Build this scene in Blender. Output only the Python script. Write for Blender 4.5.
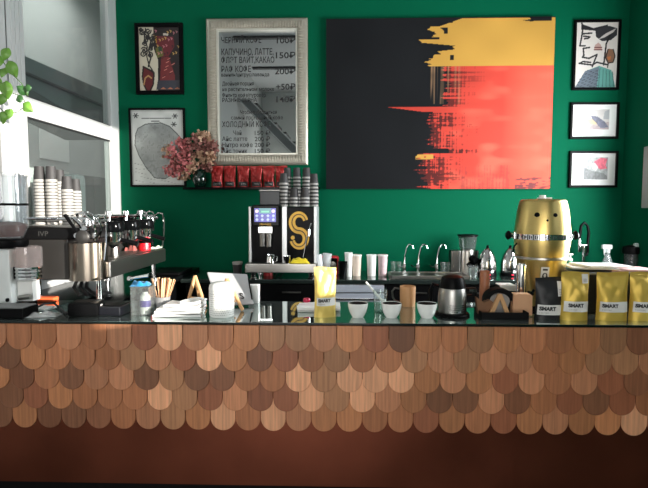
import bpy, bmesh, math, random
import numpy as np
from mathutils import Matrix, Vector
PI = math.pi
S = bpy.context.scene
COL = S.collection
for o in list(bpy.data.objects):
    bpy.data.objects.remove(o)

# ------------------------------------------------------------------ camera
FPX, CX, CY = 508.0, 324.0, 244.0
PITCH, YAW = math.radians(4.2), math.radians(1.75)
CAM = Vector((0, -4.8, 1.57))
cd = bpy.data.cameras.new('camera'); cam = bpy.data.objects.new('camera', cd); COL.objects.link(cam)
cam.location = CAM; cam.rotation_euler = (PI/2-PITCH, 0, YAW)
cd.sensor_width = 36; cd.lens = FPX/648*36; cd.clip_start = .05; cd.clip_end = 60
S.camera = cam

# ------------------------------------------------------------------ world, sun, window daylight, exposure
w = bpy.data.worlds.new('world'); S.world = w; w.use_nodes = True
bg = w.node_tree.nodes['Background']; bg.inputs[0].default_value = (.75, .86, 1, 1); bg.inputs[1].default_value = 1.0

def area(name, loc, rot, sx, sy, power, color=(1, 1, 1), spread=180):
    d = bpy.data.lights.new(name, 'AREA'); d.shape = 'RECTANGLE'; d.size = sx; d.size_y = sy
    d.energy = power; d.color = color; d.spread = math.radians(spread)
    o = bpy.data.objects.new(name, d); COL.objects.link(o); o.location = loc; o.rotation_euler = rot
    return o
sd = bpy.data.lights.new('sun', 'SUN'); sd.energy = 12.0; sd.angle = math.radians(.6); sd.color = (1, .95, .87)
sun = bpy.data.objects.new('sun', sd); COL.objects.link(sun)
sun.rotation_euler = Vector((-1, .70, -.14)).to_track_quat('-Z', 'Y').to_euler()
area('daylight_side_window', (2.66, -1.45, 1.85), (0, PI/2, 0), 1.45, 1.4, 200, (.93, .97, 1))
area('daylight_front_windows', (-.75, -8.85, 1.75), (PI/2, 0, 0), 3.0, 2.3, 178, (1, .97, .93))
area('adjoining_room_fill', (-2.9, .4, 4.4), (0, 0, 0), .9, 3.5, 62, (1, .99, .97))  # added fill brightening the room behind the glass, no lamp is seen there

S.cycles.transparent_max_bounces = 24
vs = S.view_settings; vs.view_transform = 'Standard'; vs.look = 'None'; vs.exposure = 0.0; vs.gamma = 1.0
try: vs.use_curve_mapping = False
except Exception: pass

# ------------------------------------------------------------------ pixel <-> place helpers
_f = Vector((-math.sin(YAW)*math.cos(PITCH), math.cos(YAW)*math.cos(PITCH), -math.sin(PITCH)))
_r = Vector((math.cos(YAW), math.sin(YAW), 0)); _u = _r.cross(_f)
def _ray(px, py): return _f*FPX+_r*(px-CX)-_u*(py-CY)
def onY(px, py, Y): d = _ray(px, py); return CAM+d*((Y-CAM.y)/d.y)
def onX(px, py, X): d = _ray(px, py); return CAM+d*((X-CAM.x)/d.x)
def onZ(px, py, Z): d = _ray(px, py); return CAM+d*((Z-CAM.z)/d.z)
def XZ(px, py, Y): p = onY(px, py, Y); return p.x, p.z

# ------------------------------------------------------------------ materials
def lin(c):
    return tuple(((v/255+.055)/1.055)**2.4 if v > 10 else v/255/12.92 for v in c)
MATS = {}
def mat(name, rgb, rough=.5, metal=0, var=.12, scale=8, stretch=(1, 1, 1), bump=0, spec=.5, emit=0, rvar=.1, coat=0, aniso=0, sheen=0):
    """principled surface whose colour and gloss wander a little with a noise"""
    if name in MATS: return MATS[name]
    m = bpy.data.materials.new(name); m.use_nodes = True; MATS[name] = m
    nt = m.node_tree; b = nt.nodes['Principled BSDF']; L = nt.links.new
    tc = nt.nodes.new('ShaderNodeTexCoord'); mp = nt.nodes.new('ShaderNodeMapping'); mp.inputs['Scale'].default_value = stretch
    nz = nt.nodes.new('ShaderNodeTexNoise'); nz.inputs['Scale'].default_value = scale; nz.inputs['Detail'].default_value = 5
    L(tc.outputs['Object'], mp.inputs[0]); L(mp.outputs[0], nz.inputs['Vector'])
    mx = nt.nodes.new('ShaderNodeMix'); mx.data_type = 'RGBA'
    c = lin(rgb)
    mx.inputs[6].default_value = (*[v*(1-var) for v in c], 1); mx.inputs[7].default_value = (*[min(1, v*(1+var)) for v in c], 1)
    L(nz.outputs[0], mx.inputs[0]); L(mx.outputs[2], b.inputs['Base Color'])
    mr = nt.nodes.new('ShaderNodeMapRange'); mr.inputs[3].default_value = max(0, rough*(1-rvar)); mr.inputs[4].default_value = min(1, rough*(1+rvar))
    L(nz.outputs[0], mr.inputs[0]); L(mr.outputs[0], b.inputs['Roughness'])
    b.inputs['Metallic'].default_value = metal; b.inputs['Specular IOR Level'].default_value = spec
    b.inputs['Coat Weight'].default_value = coat; b.inputs['Coat Roughness'].default_value = .05
    b.inputs['Sheen Weight'].default_value = sheen
    if bump:
        bp = nt.nodes.new('ShaderNodeBump'); bp.inputs['Strength'].default_value = bump; bp.inputs['Distance'].default_value = .004
        L(nz.outputs[0], bp.inputs['Height']); L(bp.outputs[0], b.inputs['Normal'])
    if emit:
        L(mx.outputs[2], b.inputs['Emission Color']); b.inputs['Emission Strength'].default_value = emit
    return m
def glass_mat(name, tint=(1, 1, 1), refl=1.0, rough=.02, haze=0.0, hazec=(.8, .8, .8), ior=1.5):
    """thin clear glass: fresnel mix of a mirror coat over a clear (slightly milky) sheet"""
    if name in MATS: return MATS[name]
    m = bpy.data.materials.new(name); m.use_nodes = True; MATS[name] = m
    nt = m.node_tree; L = nt.links.new; nt.nodes.remove(nt.nodes['Principled BSDF']); out = nt.nodes['Material Output']
    tr = nt.nodes.new('ShaderNodeBsdfTransparent'); tr.inputs[0].default_value = (*tint, 1)
    gl = nt.nodes.new('ShaderNodeBsdfGlossy'); gl.inputs['Roughness'].default_value = rough
    df = nt.nodes.new('ShaderNodeBsdfDiffuse'); df.inputs[0].default_value = (*hazec, 1)
    lw = nt.nodes.new('ShaderNodeLayerWeight'); pw = nt.nodes.new('ShaderNodeMath'); pw.operation = 'POWER'; pw.inputs[1].default_value = 4.0; L(lw.outputs['Facing'], pw.inputs[0])
    f0 = ((ior-1)/(ior+1))**2; fr = nt.nodes.new('ShaderNodeMapRange'); fr.inputs[3].default_value = f0; fr.inputs[4].default_value = 1.0; L(pw.outputs[0], fr.inputs[0])
    nz = nt.nodes.new('ShaderNodeTexNoise'); nz.inputs['Scale'].default_value = 3
    mr = nt.nodes.new('ShaderNodeMapRange'); mr.inputs[3].default_value = haze*.8; mr.inputs[4].default_value = haze*1.2
    L(nz.outputs[0], mr.inputs[0])
    ml = nt.nodes.new('ShaderNodeMath'); ml.operation = 'MULTIPLY'; ml.inputs[1].default_value = refl*.8; L(fr.outputs[0], ml.inputs[0])
    a = nt.nodes.new('ShaderNodeMixShader'); L(mr.outputs[0], a.inputs[0]); L(tr.outputs[0], a.inputs[1]); L(df.outputs[0], a.inputs[2])
    b = nt.nodes.new('ShaderNodeMixShader'); L(ml.outputs[0], b.inputs[0]); L(a.outputs[0], b.inputs[1]); L(gl.outputs[0], b.inputs[2])
    L(b.outputs[0], out.inputs[0])
    return m
def attr_mat(name, rough=.6, spec=.3, grain=0, metal=0, coat=0):
    """surface whose own paint or print colours are stored per vertex of the artwork"""
    m = bpy.data.materials.new(name); m.use_nodes = True; MATS[name] = m
    nt = m.node_tree; b = nt.nodes['Principled BSDF']; L = nt.links.new
    at = nt.nodes.new('ShaderNodeAttribute'); at.attribute_name = 'paint'
    b.inputs['Roughness'].default_value = rough; b.inputs['Specular IOR Level'].default_value = spec; b.inputs['Metallic'].default_value = metal
    b.inputs['Coat Weight'].default_value = coat; b.inputs['Coat Roughness'].default_value = .03
    if grain:
        tc = nt.nodes.new('ShaderNodeTexCoord'); mp = nt.nodes.new('ShaderNodeMapping'); mp.inputs['Scale'].default_value = (90, 90, 4)
        nz = nt.nodes.new('ShaderNodeTexNoise'); nz.inputs['Scale'].default_value = 1.0; nz.inputs['Detail'].default_value = 6
        L(tc.outputs['Object'], mp.inputs[0]); L(mp.outputs[0], nz.inputs['Vector'])
        mr = nt.nodes.new('ShaderNodeMapRange'); mr.inputs[1].default_value = .3; mr.inputs[2].default_value = .7
        mr.inputs[3].default_value = 1-grain; mr.inputs[4].default_value = 1+grain*.6; L(nz.outputs[0], mr.inputs[0])
        vm = nt.nodes.new('ShaderNodeVectorMath'); vm.operation = 'SCALE'; L(at.outputs['Color'], vm.inputs[0]); L(mr.outputs[0], vm.inputs['Scale'])
        L(vm.outputs[0], b.inputs['Base Color'])
    else:
        L(at.outputs['Color'], b.inputs['Base Color'])
    return m

M_wall = mat('green_paint', (0, 86, 59), .7, var=.06, scale=1.3, spec=.06)
M_grey = mat('pale_plaster', (196, 198, 196), .8, var=.04, scale=2)
M_ceil = mat('ceiling_paint', (186, 188, 188), .85, var=.03, scale=2)
M_floor = mat('dark_floor', (52, 46, 42), .35, var=.2, scale=5)
M_white = mat('white_enamel', (232, 232, 228), .35, var=.03)
M_alu = mat('anodised_aluminium', (205, 206, 205), .32, .35, var=.04, scale=4)
M_gasket = mat('black_rubber', (22, 22, 23), .6)
M_black = mat('black_plastic', (11, 11, 12), .38, var=.2, spec=.06)
M_blackm = mat('matt_black', (12, 12, 13), .65, var=.2, spec=.12)
M_gloss = mat('gloss_black', (8, 9, 10), .1, var=.2, spec=.06)
M_steel = mat('brushed_steel', (172, 169, 164), .3, 1, var=.03, scale=5, rvar=.04)
M_dsteel = mat('dark_steel', (112, 110, 106), .32, 1, var=.04, scale=5, rvar=.04)
M_chrome = mat('chrome', (225, 225, 225), .07, 1, var=.03)
M_gold = mat('brushed_gold', (204, 178, 112), .34, 1, var=.06, scale=40, stretch=(1, 1, 8))
M_foil = mat('gold_foil', (206, 174, 76), .44, .45, var=.08, scale=12)
M_wood = mat('pale_wood', (196, 150, 104), .5, var=.14, scale=22, stretch=(1, 1, .12))
M_brown = mat('brown_wood', (158, 100, 66), .5, var=.14, scale=20, stretch=(1, 1, .15))
M_paper = mat('white_paper', (240, 240, 238), .8, var=.02)
M_cer = mat('white_ceramic', (238, 238, 234), .18, var=.02)
M_coffee = mat('black_coffee', (14, 8, 5), .8, var=.4, scale=90, spec=.1)
M_red = mat('red_plastic', (190, 20, 28), .35, var=.08)
M_cupg = mat('grey_paper_cup', (48, 46, 46), .65, var=.06)
M_cupr = mat('pale_cup_rim', (158, 155, 150), .6, var=.04)
M_glass = glass_mat('clear_glass', (.93, .96, .95), 1.2, .02, .04)
M_pane = glass_mat('window_pane', (.80, .84, .83), .45, .015, .03, (.6, .62, .62))
M_smoke = glass_mat('smoked_plastic', (.55, .55, .55), 1.2, .05, .14, (.35, .35, .35))
M_text = mat('black_lettering', (12, 12, 12), .5)

# ------------------------------------------------------------------ mesh building
class B:
    def __init__(s): s.bm = bmesh.new()
    def _fin(s, vs, fs, M, mi):
        if M is not None:
            for v in vs: v.co = M @ v.co
        for f in fs: f.material_index = mi
    def box(s, x0, x1, y0, y1, z0, z1, bev=0, M=None, mi=0, seg=2):
        t = bmesh.new(); bmesh.ops.create_cube(t, size=1)
        for v in t.verts: v.co = Vector(((x0+x1)/2+v.co.x*(x1-x0), (y0+y1)/2+v.co.y*(y1-y0), (z0+z1)/2+v.co.z*(z1-z0)))
        if bev: bmesh.ops.bevel(t, geom=list(t.edges), offset=bev, segments=seg, affect='EDGES', profile=.5)
        return s.add(t, M, mi)
    def add(s, t, M=None, mi=0):
        mp = {}
        for v in t.verts: mp[v] = s.bm.verts.new(M @ v.co if M is not None else v.co)
        for f in t.faces:
            try: g = s.bm.faces.new([mp[v] for v in f.verts]); g.material_index = mi
            except ValueError: pass
        t.free(); return s
    def lathe(s, prof, seg=24, M=None, mi=0, sx=1, sy=1, mis=None):
        rings = []; nv = []
        for r, z in prof:
            if r < 1e-6: rg = [s.bm.verts.new((0, 0, z))]
            else: rg = [s.bm.verts.new((r*math.cos(2*PI*k/seg)*sx, r*math.sin(2*PI*k/seg)*sy, z)) for k in range(seg)]
            rings.append(rg); nv += rg
        for i in range(len(rings)-1):
            a, b = rings[i], rings[i+1]; m_ = mis[i] if mis else mi
            for k in range(seg):
                k2 = (k+1) % seg
                if len(a) == 1 and len(b) == 1: continue
                if len(a) == 1: q = [a[0], b[k2], b[k]]
                elif len(b) == 1: q = [a[k], a[k2], b[0]]
                else: q = [a[k], a[k2], b[k2], b[k]]
                f = s.bm.faces.new(q); f.material_index = m_
        if M is not None:
            for v in nv: v.co = M @ v.co
        return s
    def cyl(s, x, y, z0, z1, r, r2=None, seg=20, mi=0, bev=0):
        r2 = r if r2 is None else r2
        p = [(0, z0), (r-bev, z0), (r, z0+bev), (r2, z1-bev), (r2-bev, z1), (0, z1)] if bev else [(0, z0), (r, z0), (r2, z1), (0, z1)]
        return s.lathe(p, seg, Matrix.Translation((x, y, 0)), mi)
    def rod(s, a, b, r, seg=12, mi=0, r2=None): return s.tube([a, b], r if r2 is None else [r, r2], seg, mi)
    def tube(s, pts, r, seg=8, mi=0, closed=False):
        pts = [Vector(p) for p in pts]; n = len(pts)
        rr = r if isinstance(r, (list, tuple)) else [r]*n
        rings = []; up = None
        for i, p in enumerate(pts):
            a = pts[(i-1) % n] if (closed or i > 0) else p; c = pts[(i+1) % n] if (closed or i < n-1) else p
            t = (c-a).normalized()
            if up is None:
                up = Vector((0, 0, 1)) if abs(t.z) < .9 else Vector((1, 0, 0))
            x = (up-t*up.dot(t)).normalized(); y = t.cross(x); up = x
            rings.append([s.bm.verts.new(p+(x*math.cos(2*PI*k/seg)+y*math.sin(2*PI*k/seg))*rr[i]) for k in range(seg)])
        for i in range(n if closed else n-1):
            a, b = rings[i], rings[(i+1) % n]
            for k in range(seg):
                f = s.bm.faces.new([a[k], a[(k+1) % seg], b[(k+1) % seg], b[k]]); f.material_index = mi
        if not closed:
            for rg, fl in ((rings[0], True), (rings[-1], False)):
                f = s.bm.faces.new(rg[::-1] if fl else rg); f.material_index = mi
        return s
    def prism(s, pts, d0, d1, axis='Y', M=None, mi=0):
        """polygon extruded: axis Y -> pts are (x,z); axis X -> (y,z); axis Z -> (x,y)"""
        def v3(p, d): return {'Y': (p[0], d, p[1]), 'X': (d, p[0], p[1]), 'Z': (p[0], p[1], d)}[axis]
        a = [s.bm.verts.new(v3(p, d0)) for p in pts]; b = [s.bm.verts.new(v3(p, d1)) for p in pts]; n = len(pts)
        fs = [s.bm.faces.new(a), s.bm.faces.new(b[::-1])]
        for k in range(n): fs.append(s.bm.faces.new([a[k], b[k], b[(k+1) % n], a[(k+1) % n]]))
        s._fin(a+b, fs, M, mi); return s
    def surf(s, fn, nu, nv, mi=0, M=None):
        g = [[s.bm.verts.new(fn(i/nu, j/nv)) for i in range(nu+1)] for j in range(nv+1)]
        for j in range(nv):
            for i in range(nu):
                f = s.bm.faces.new([g[j][i], g[j][i+1], g[j+1][i+1], g[j+1][i]]); f.material_index = mi
        if M is not None:
            for row in g:
                for v in row: v.co = M @ v.co
        return s
    def text(s, body, size, fn, mi=0, align='L', squash=1.0, bold=0.0):
        """flat lettering; fn maps (x, height) of the text plane to a point"""
        c = bpy.data.curves.new('lettering', 'FONT'); c.body = body; c.size = size; c.offset = bold; c.resolution_u = 3
        o = bpy.data.objects.new('lettering', c); COL.objects.link(o)
        me = bpy.data.meshes.new_from_object(o, depsgraph=bpy.context.evaluated_depsgraph_get())
        xs = [v.co.x for v in me.vertices]
        if xs:
            off = {'L': 0, 'C': (min(xs)+max(xs))/2, 'R': max(xs)}[align]
            vv = [s.bm.verts.new(fn((v.co.x-off)*squash, v.co.y)) for v in me.vertices]
            for p in me.polygons:
                try: f = s.bm.faces.new([vv[i] for i in p.vertices]); f.material_index = mi
                except ValueError: pass
        bpy.data.objects.remove(o); bpy.data.meshes.remove(me); bpy.data.curves.remove(c)
        return s
    def build(s, name, mats, parent=None, loc=None, smooth=40, weld=True):
        if weld: bmesh.ops.remove_doubles(s.bm, verts=s.bm.verts, dist=1e-6)
        bmesh.ops.recalc_face_normals(s.bm, faces=s.bm.faces)
        me = bpy.data.meshes.new(name); s.bm.to_mesh(me); s.bm.free()
        for m in (mats if isinstance(mats, (list, tuple)) else [mats]): me.materials.append(m)
        if smooth:
            for p in me.polygons: p.use_smooth = True
            me.set_sharp_from_angle(angle=math.radians(smooth))
        o = bpy.data.objects.new(name, me); COL.objects.link(o)
        if smooth and len(me.polygons) < 2500:
            wn = o.modifiers.new('weighted', 'WEIGHTED_NORMAL'); wn.keep_sharp = True; wn.weight = 80
        if loc is not None: o.location = loc
        if parent: o.parent = parent
        return o
def T(x=0, y=0, z=0): return Matrix.Translation((x, y, z))
def R(a, ax='Z'): return Matrix.Rotation(a, 4, ax)
def thing(name, label, cat, loc=(0, 0, 0), rz=0, group=None):
    o = bpy.data.objects.new(name, None); COL.objects.link(o); o.empty_display_size = .05
    o.location = loc; o.rotation_euler = (0, 0, rz); return tag(o, label, cat, group)
def tag(o, label, cat, group=None):
    o['label'] = label; o['category'] = cat
    if group: o['group'] = group
    return o
def struct(o, label=None):
    o['kind'] = 'structure'
    if label: o['label'] = label
    return o
def dup(o, loc, label, rz=None, parent=None):
    c = o.copy(); COL.objects.link(c)
    if parent: c.parent = parent
    else:
        c.location = loc; c['label'] = label
        if rz is not None: c.rotation_euler = (0, 0, rz)
    for ch in list(o.children): dup(ch, None, None, None, c)
    return c
rnd = random.Random(7)
def grid_art(name, x0, x1, z0, z1, y, nx, nz, img, m, parent=None, loc=None):
    """a flat printed or painted sheet facing the room; img is (nz+1, nx+1, 3) linear, row 0 on top"""
    xs = np.linspace(x0, x1, nx+1); zs = np.linspace(z1, z0, nz+1)
    X, Z = np.meshgrid(xs, zs); v = np.stack([X, np.full_like(X, y), Z], -1).reshape(-1, 3)
    idx = np.arange((nx+1)*(nz+1)).reshape(nz+1, nx+1)
    f = np.stack([idx[1:, :-1], idx[1:, 1:], idx[:-1, 1:], idx[:-1, :-1]], -1).reshape(-1, 4)
    me = bpy.data.meshes.new(name); me.from_pydata(v.tolist(), [], f.tolist())
    a = me.color_attributes.new('paint', 'FLOAT_COLOR', 'POINT')
    c = np.concatenate([img.reshape(-1, 3), np.ones((len(v), 1))], 1).astype(np.float32)
    a.data.foreach_set('color', c.ravel()); me.materials.append(m)
    o = bpy.data.objects.new(name, me); COL.objects.link(o); o.parent = parent
    if loc is not None: o.location = loc
    return o
def inpoly(U, V, pts):
    r = np.zeros(U.shape, bool); n = len(pts)
    for i in range(n):
        (x1, y1), (x2, y2) = pts[i], pts[(i+1) % n]
        if y1 == y2: continue
        c = ((y1 > V) != (y2 > V)) & (U < (x2-x1)*(V-y1)/(y2-y1)+x1); r ^= c
    return r
def nearline(U, V, pts, wd, asp=1.0):
    d = np.full(U.shape, 9.0)
    for (x1, y1), (x2, y2) in zip(pts[:-1], pts[1:]):
        dx, dy = (x2-x1)*asp, y2-y1; L = dx*dx+dy*dy+1e-12
        t = np.clip((((U-x1)*asp)*dx+(V-y1)*dy)/L, 0, 1)
        d = np.minimum(d, np.hypot((U-x1)*asp-t*dx, V-y1-t*dy))
    return d < wd
def vnoise(nz, nx, cz, cx, seed):
    """smooth value noise with cz x cx cells"""
    g = np.random.RandomState(seed).rand(int(cz)+2, int(cx)+2)
    y = np.linspace(0, cz, nz+1); x = np.linspace(0, cx, nx+1)
    yi = np.minimum(y.astype(int), int(cz)); xi = np.minimum(x.astype(int), int(cx)); fy = (y-yi)[:, None]; fx = (x-xi)[None]
    fy = fy*fy*(3-2*fy); fx = fx*fx*(3-2*fx)
    a = g[yi][:, xi]; b = g[yi][:, xi+1]; c = g[yi+1][:, xi]; d = g[yi+1][:, xi+1]
    return (a*(1-fx)+b*fx)*(1-fy)+(c*(1-fx)+d*fx)*fy

# ================================================================== THE SETTING
XL, XR, YR, ZC = -2.08, 2.61, -9.0, 4.6
ZF, ZB = .993, .965                 # bar top, back counter top
struct(B().box(XL-.3, XR+.2, YR-.2, .2, -.1, 0).build('floor', M_floor))
struct(B().box(-3.75, XR+.2, YR-.2, 4.35, ZC, ZC+.1).build('ceiling', M_ceil))
struct(B().box(XL, XR+.15, 0, .15, 0, ZC).build('wall_back', M_wall))
b = B(); W0, W1, WZ0, WZ1 = -2.2, -.7, 1.1, 2.72
b.box(XR, XR+.15, W1, 0, 0, ZC); V0, V1, VZ0, VZ1 = -5.1, -3.28, 1.46, 3.0
b.box(XR, XR+.15, YR, V0, 0, ZC); b.box(XR, XR+.15, V1, W0, 0, ZC); b.box(XR, XR+.15, V0, V1, 0, VZ0); b.box(XR, XR+.15, V0, V1, VZ1, ZC); b.box(XR, XR+.15, W0, W1, 0, WZ0); b.box(XR, XR+.15, W0, W1, WZ1, ZC)
struct(b.build('wall_right', M_wall))
win = struct(thing('window_3', 'white side window behind the bar letting in daylight', 'window', (XR+.07, 0, 0)))
b = B()
for y0, y1 in ((W0, W0+.05), ((W0+W1)/2-.02, (W0+W1)/2+.02), (W1-.05, W1)): b.box(-.03, .03, y0, y1, WZ0, WZ1)
b.box(-.03, .03, W0, W1, WZ0, WZ0+.05); b.box(-.03, .03, W0, W1, WZ1-.05, WZ1)
b.build('window_frame', M_white, win)
win = struct(thing('window_4', 'narrow window beside the customers letting in the low sun', 'window', (XR+.07, 0, 0)))
b = B(); b.box(-.03, .03, V0, V0+.04, VZ0, VZ1).box(-.03, .03, V1-.04, V1, VZ0, VZ1).box(-.03, .03, V0, V1, VZ0, VZ0+.04).box(-.03, .03, V0, V1, VZ1-.04, VZ1).build('window_frame', M_white, win)
bl = thing('added_sun_blind', 'unseen white roller blind added to keep sun off the back wall', 'blind', (XR+.12, (W0+W1)/2, WZ0))  # unseen blind, added to stop the sun reaching the back wall
B().box(0, .006, (W0-W1)/2, (W1-W0)/2, 0, WZ1-WZ0).build('fabric', mat('blind_fabric', (236, 236, 232), .9, var=.02), bl); B().rod((0, (W0-W1)/2, WZ1-WZ0-.03), (0, (W1-W0)/2, WZ1-WZ0-.03), .022).build('roller', M_white, bl)
# street side wall behind the camera, with tall windows
b = B(); HX = [(-1.95, -1.0), (-.85, .15), (.3, 1.3)]
b.box(XL, XR, YR-.15, YR, 0, .6); b.box(XL, XR, YR-.15, YR, 2.95, ZC)
xs = [XL]+[v for h in HX for v in h]+[XR]
for k in range(0, len(xs), 2): b.box(xs[k], xs[k+1], YR-.15, YR, .6, 2.95)
struct(b.build('wall_front', M_grey))
struct(B().box(XL-.15, XL, YR, -1.95, 0, ZC).build('wall_left', M_grey))
# adjoining room seen through the glass partition
struct(B().box(-3.75, -3.6, -4, 4.2, 0, ZC).build('wall_adjoining_left', M_grey))
struct(B().box(-3.6, XL-.02, 4.2, 4.35, 0, ZC).build('wall_adjoining_back', M_grey))
struct(B().box(-3.6, XL-.15, -4.1, -4, 0, ZC).build('wall_adjoining_front', M_grey))
struct(B().box(XL-.02, XL+.02, .155, 4.2, 0, ZC).build('wall_adjoining_right', M_grey))
struct(B().box(-3.75, XL-.3, -4.1, 4.35, -.1, 0).build('floor_adjoining', M_floor))

# glass partition along the espresso side
part = struct(thing('window_1', 'white framed glass partition with one pane above another', 'window', (XL, 0, 0)))
RZ0, RZ1, PY = 2.172, 2.303, -1.425
b = B()
b.box(-.06, 0, -.135, 0, 0, ZC, .004); b.box(-.075, -.0, -.165, -.135, 0, ZC, .004)
b.build('post', M_alu, part)
b = B(); b.box(-.06, .0, -1.6, PY, 0, ZC, .003)
for yy in (-1.555, -1.51, -1.465): b.box(-.01, .006, yy-.01, yy+.012, 0, ZC, .004)
b.build('post', M_alu, part)
B().box(-.055, -.005, PY, -.165, RZ0, RZ1, .004).build('rail', M_alu, part)
B().box(-.055, -.005, PY, -.165, .9, 1.15, .004).build('rail', M_alu, part)
b = B()
for z in (RZ0-.008, RZ1): b.box(-.04, -.015, PY, -.165, z, z+.008)
b.build('gasket', M_gasket, part)
B().box(-.034, -.026, PY, -.165, RZ1, ZC).build('pane', M_pane, part)
B().box(-.034, -.026, PY, -.165, 1.15, RZ0).build('pane', M_pane, part)
door = struct(thing('door_1', 'white framed glass door beside the partition', 'door', (XL, 0, 0)))
b = B(); b.box(-.05, 0, -1.70, -1.612, 0, ZC, .004); b.box(-.05, 0, -1.95, -1.72, 0, ZC, .003)
b.build('stile', M_alu, door)
B().box(-.06, -.03, -1.725, -1.60, 0, ZC).build('gasket', M_gasket, door)

# what stands behind the glass
p = [onX(25, 56, -2.5), onX(118, 97, -2.5), onX(118, 140, -2.5), onX(25, 86, -2.5)]
st = thing('staircase', 'dark sloping slab standing in for a stair reflected in the upper pane', 'stairs')  # built shape standing in for a reflection in the upper pane
q = [(v.y, v.z) for v in p]
B().prism(q, -3.1, -2.5, 'X').build('reflected_flight', mat('reflection_grey', (88, 96, 95), .6), st)
B().tube([(-2.48, q[0][0]-.1, q[0][1]+.04-.18), (-2.48, q[1][0]+.1, q[1][1]-.18)], .016, 6).build('reflected_handrail', M_gasket, st)
sh = onX(54, 140, -3.6)
p0, p1 = onX(40, 150, -3.59), onX(69, 150, -3.59); za, zb_ = onX(40, 158, -3.59).z, onX(40, 122, -3.59).z
o = B().box(-3.598, -3.588, p0.y, p1.y, za, zb_, .002).build('paper_sheet', M_paper); tag(o, 'white paper sheet on the far wall behind the lower pane', 'sheet')
p0, p1 = onX(30, 170, -3.2), onX(70, 170, -3.2)
o = thing('cupboard', 'white low cupboard seen through the lower pane behind paper cups', 'cupboard', (-3.4, (p0.y+p1.y)/2, 0)); dy = (p1.y-p0.y)/2
B().box(-.18, .19, -dy, dy, 0, onX(30, 167, -3.2).z, .008).build('body', M_white, o)
for k in (-1, 1): B().box(.19, .205, min(0, k*dy)+.02, max(0, k*dy)-.02, .06, onX(30, 171, -3.2).z-.06, .003).build('door', mat('soft_grey_door', (206, 208, 206), .5), o)
c0, c1 = onX(77, 205, -2.45), onX(108, 178, -2.45)
o = thing('storage_cabinet', 'dark grey cabinet standing behind the lower glass pane', 'cabinet', (-2.66, (c0.y+c1.y)/2, 0)); dy = abs(c1.y-c0.y)/2
B().box(-.2, .2, -dy, dy, 0, c1.z, .01).build('body', mat('cabinet_grey', (96, 104, 106), .5), o)
B().box(.2, .215, -dy+.02, -.005, .1, c1.z-.03, .003).build('door', mat('cabinet_grey', (96, 104, 106)), o)
B().box(.2, .215, .005, dy-.02, .1, c1.z-.03, .003).build('door', mat('cabinet_grey', (96, 104, 106)), o)

# what the mirror shows: stair of the room on the customers' side, ceiling tracks
ms = thing('stair', 'pale staircase rising behind the customers, seen in the mirror', 'stairs')
b = B(); A0, A1 = (-2.06, 3.72), (1.66, 0.0)
b.prism([A0, (A0[0]+.25, A0[1]), (A1[0]+.25, A1[1]), A1], -5.62, -5.55, 'Y'); b.prism([A0, (A0[0]+.25, A0[1]), (A1[0]+.25, A1[1]), A1], -6.62, -6.55, 'Y')
b.build('stringer', mat('stair_grey', (112, 116, 116), .5), ms)
b = B()
for o_ in (0, .23): b.prism([(A0[0]+o_, A0[1]), (A0[0]+o_+.035, A0[1]), (A1[0]+o_+.035, A1[1]), (A1[0]+o_, A1[1])], -5.548, -5.53, 'Y')
b.build('edge_strip', M_alu, ms)
b = B()
for k in range(20):
    x = A0[0]+.15+k*.193; z = 3.66-k*.193; b.box(x, x+.25, -6.55, -5.62, z-.04, z)
b.build('tread', mat('dark_tread', (60, 58, 56), .5), ms)
for yy in (-4.5, -6.5): struct(B().box(-1.9, -.75, yy-.05, yy+.05, ZC-.04, ZC).build('trim_1' if yy > -5 else 'trim_2', mat('track_grey', (60, 60, 60), .6)))

# grey wall box on the right wall
a0 = onX(645, 147, XR-.04); a1 = onX(644, 208, XR-.04)
o = B().box(XR-.05, XR, -.85, a0.y, a1.z, a0.z, .004).build('wall_panel', mat('grey_panel', (150, 158, 158), .5)); tag(o, 'pale grey panel fixed to the side wall past the bird prints', 'panel')

# ================================================================== BAR
YF, YB = -2.3, -1.74
bar = thing('coffee_bar', 'bar clad in rows of rounded copper-brown shingles above a copper sheet', 'bar', (0, YF-.010, 0))
BX0, BX1 = XL+.005, XR-.005
B().box(BX0, BX1, .06, .52, .0, .9805).build('carcass', M_blackm, bar)
B().box(BX0, BX1, .035, .06, .128, .56, 0).build('copper_sheet', mat('dark_copper', (128, 71, 52), .34, .9, var=.35, scale=2.2, rvar=.3), bar)
B().box(BX0, BX1, .0602, .08, .0, .128).build('plinth', M_blackm, bar)
PAL = [(160, 104, 70), (176, 116, 80), (136, 88, 62), (190, 130, 94), (152, 94, 66), (166, 118, 84), (124, 82, 58), (182, 122, 82)]
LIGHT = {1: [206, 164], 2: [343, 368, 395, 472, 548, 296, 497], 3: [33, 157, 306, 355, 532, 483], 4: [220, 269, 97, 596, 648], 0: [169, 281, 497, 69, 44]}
PITCHX = .1296; X44 = onY(44.5, 350, YF).x
vs_, fs_, cols_ = [], [], []
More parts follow.
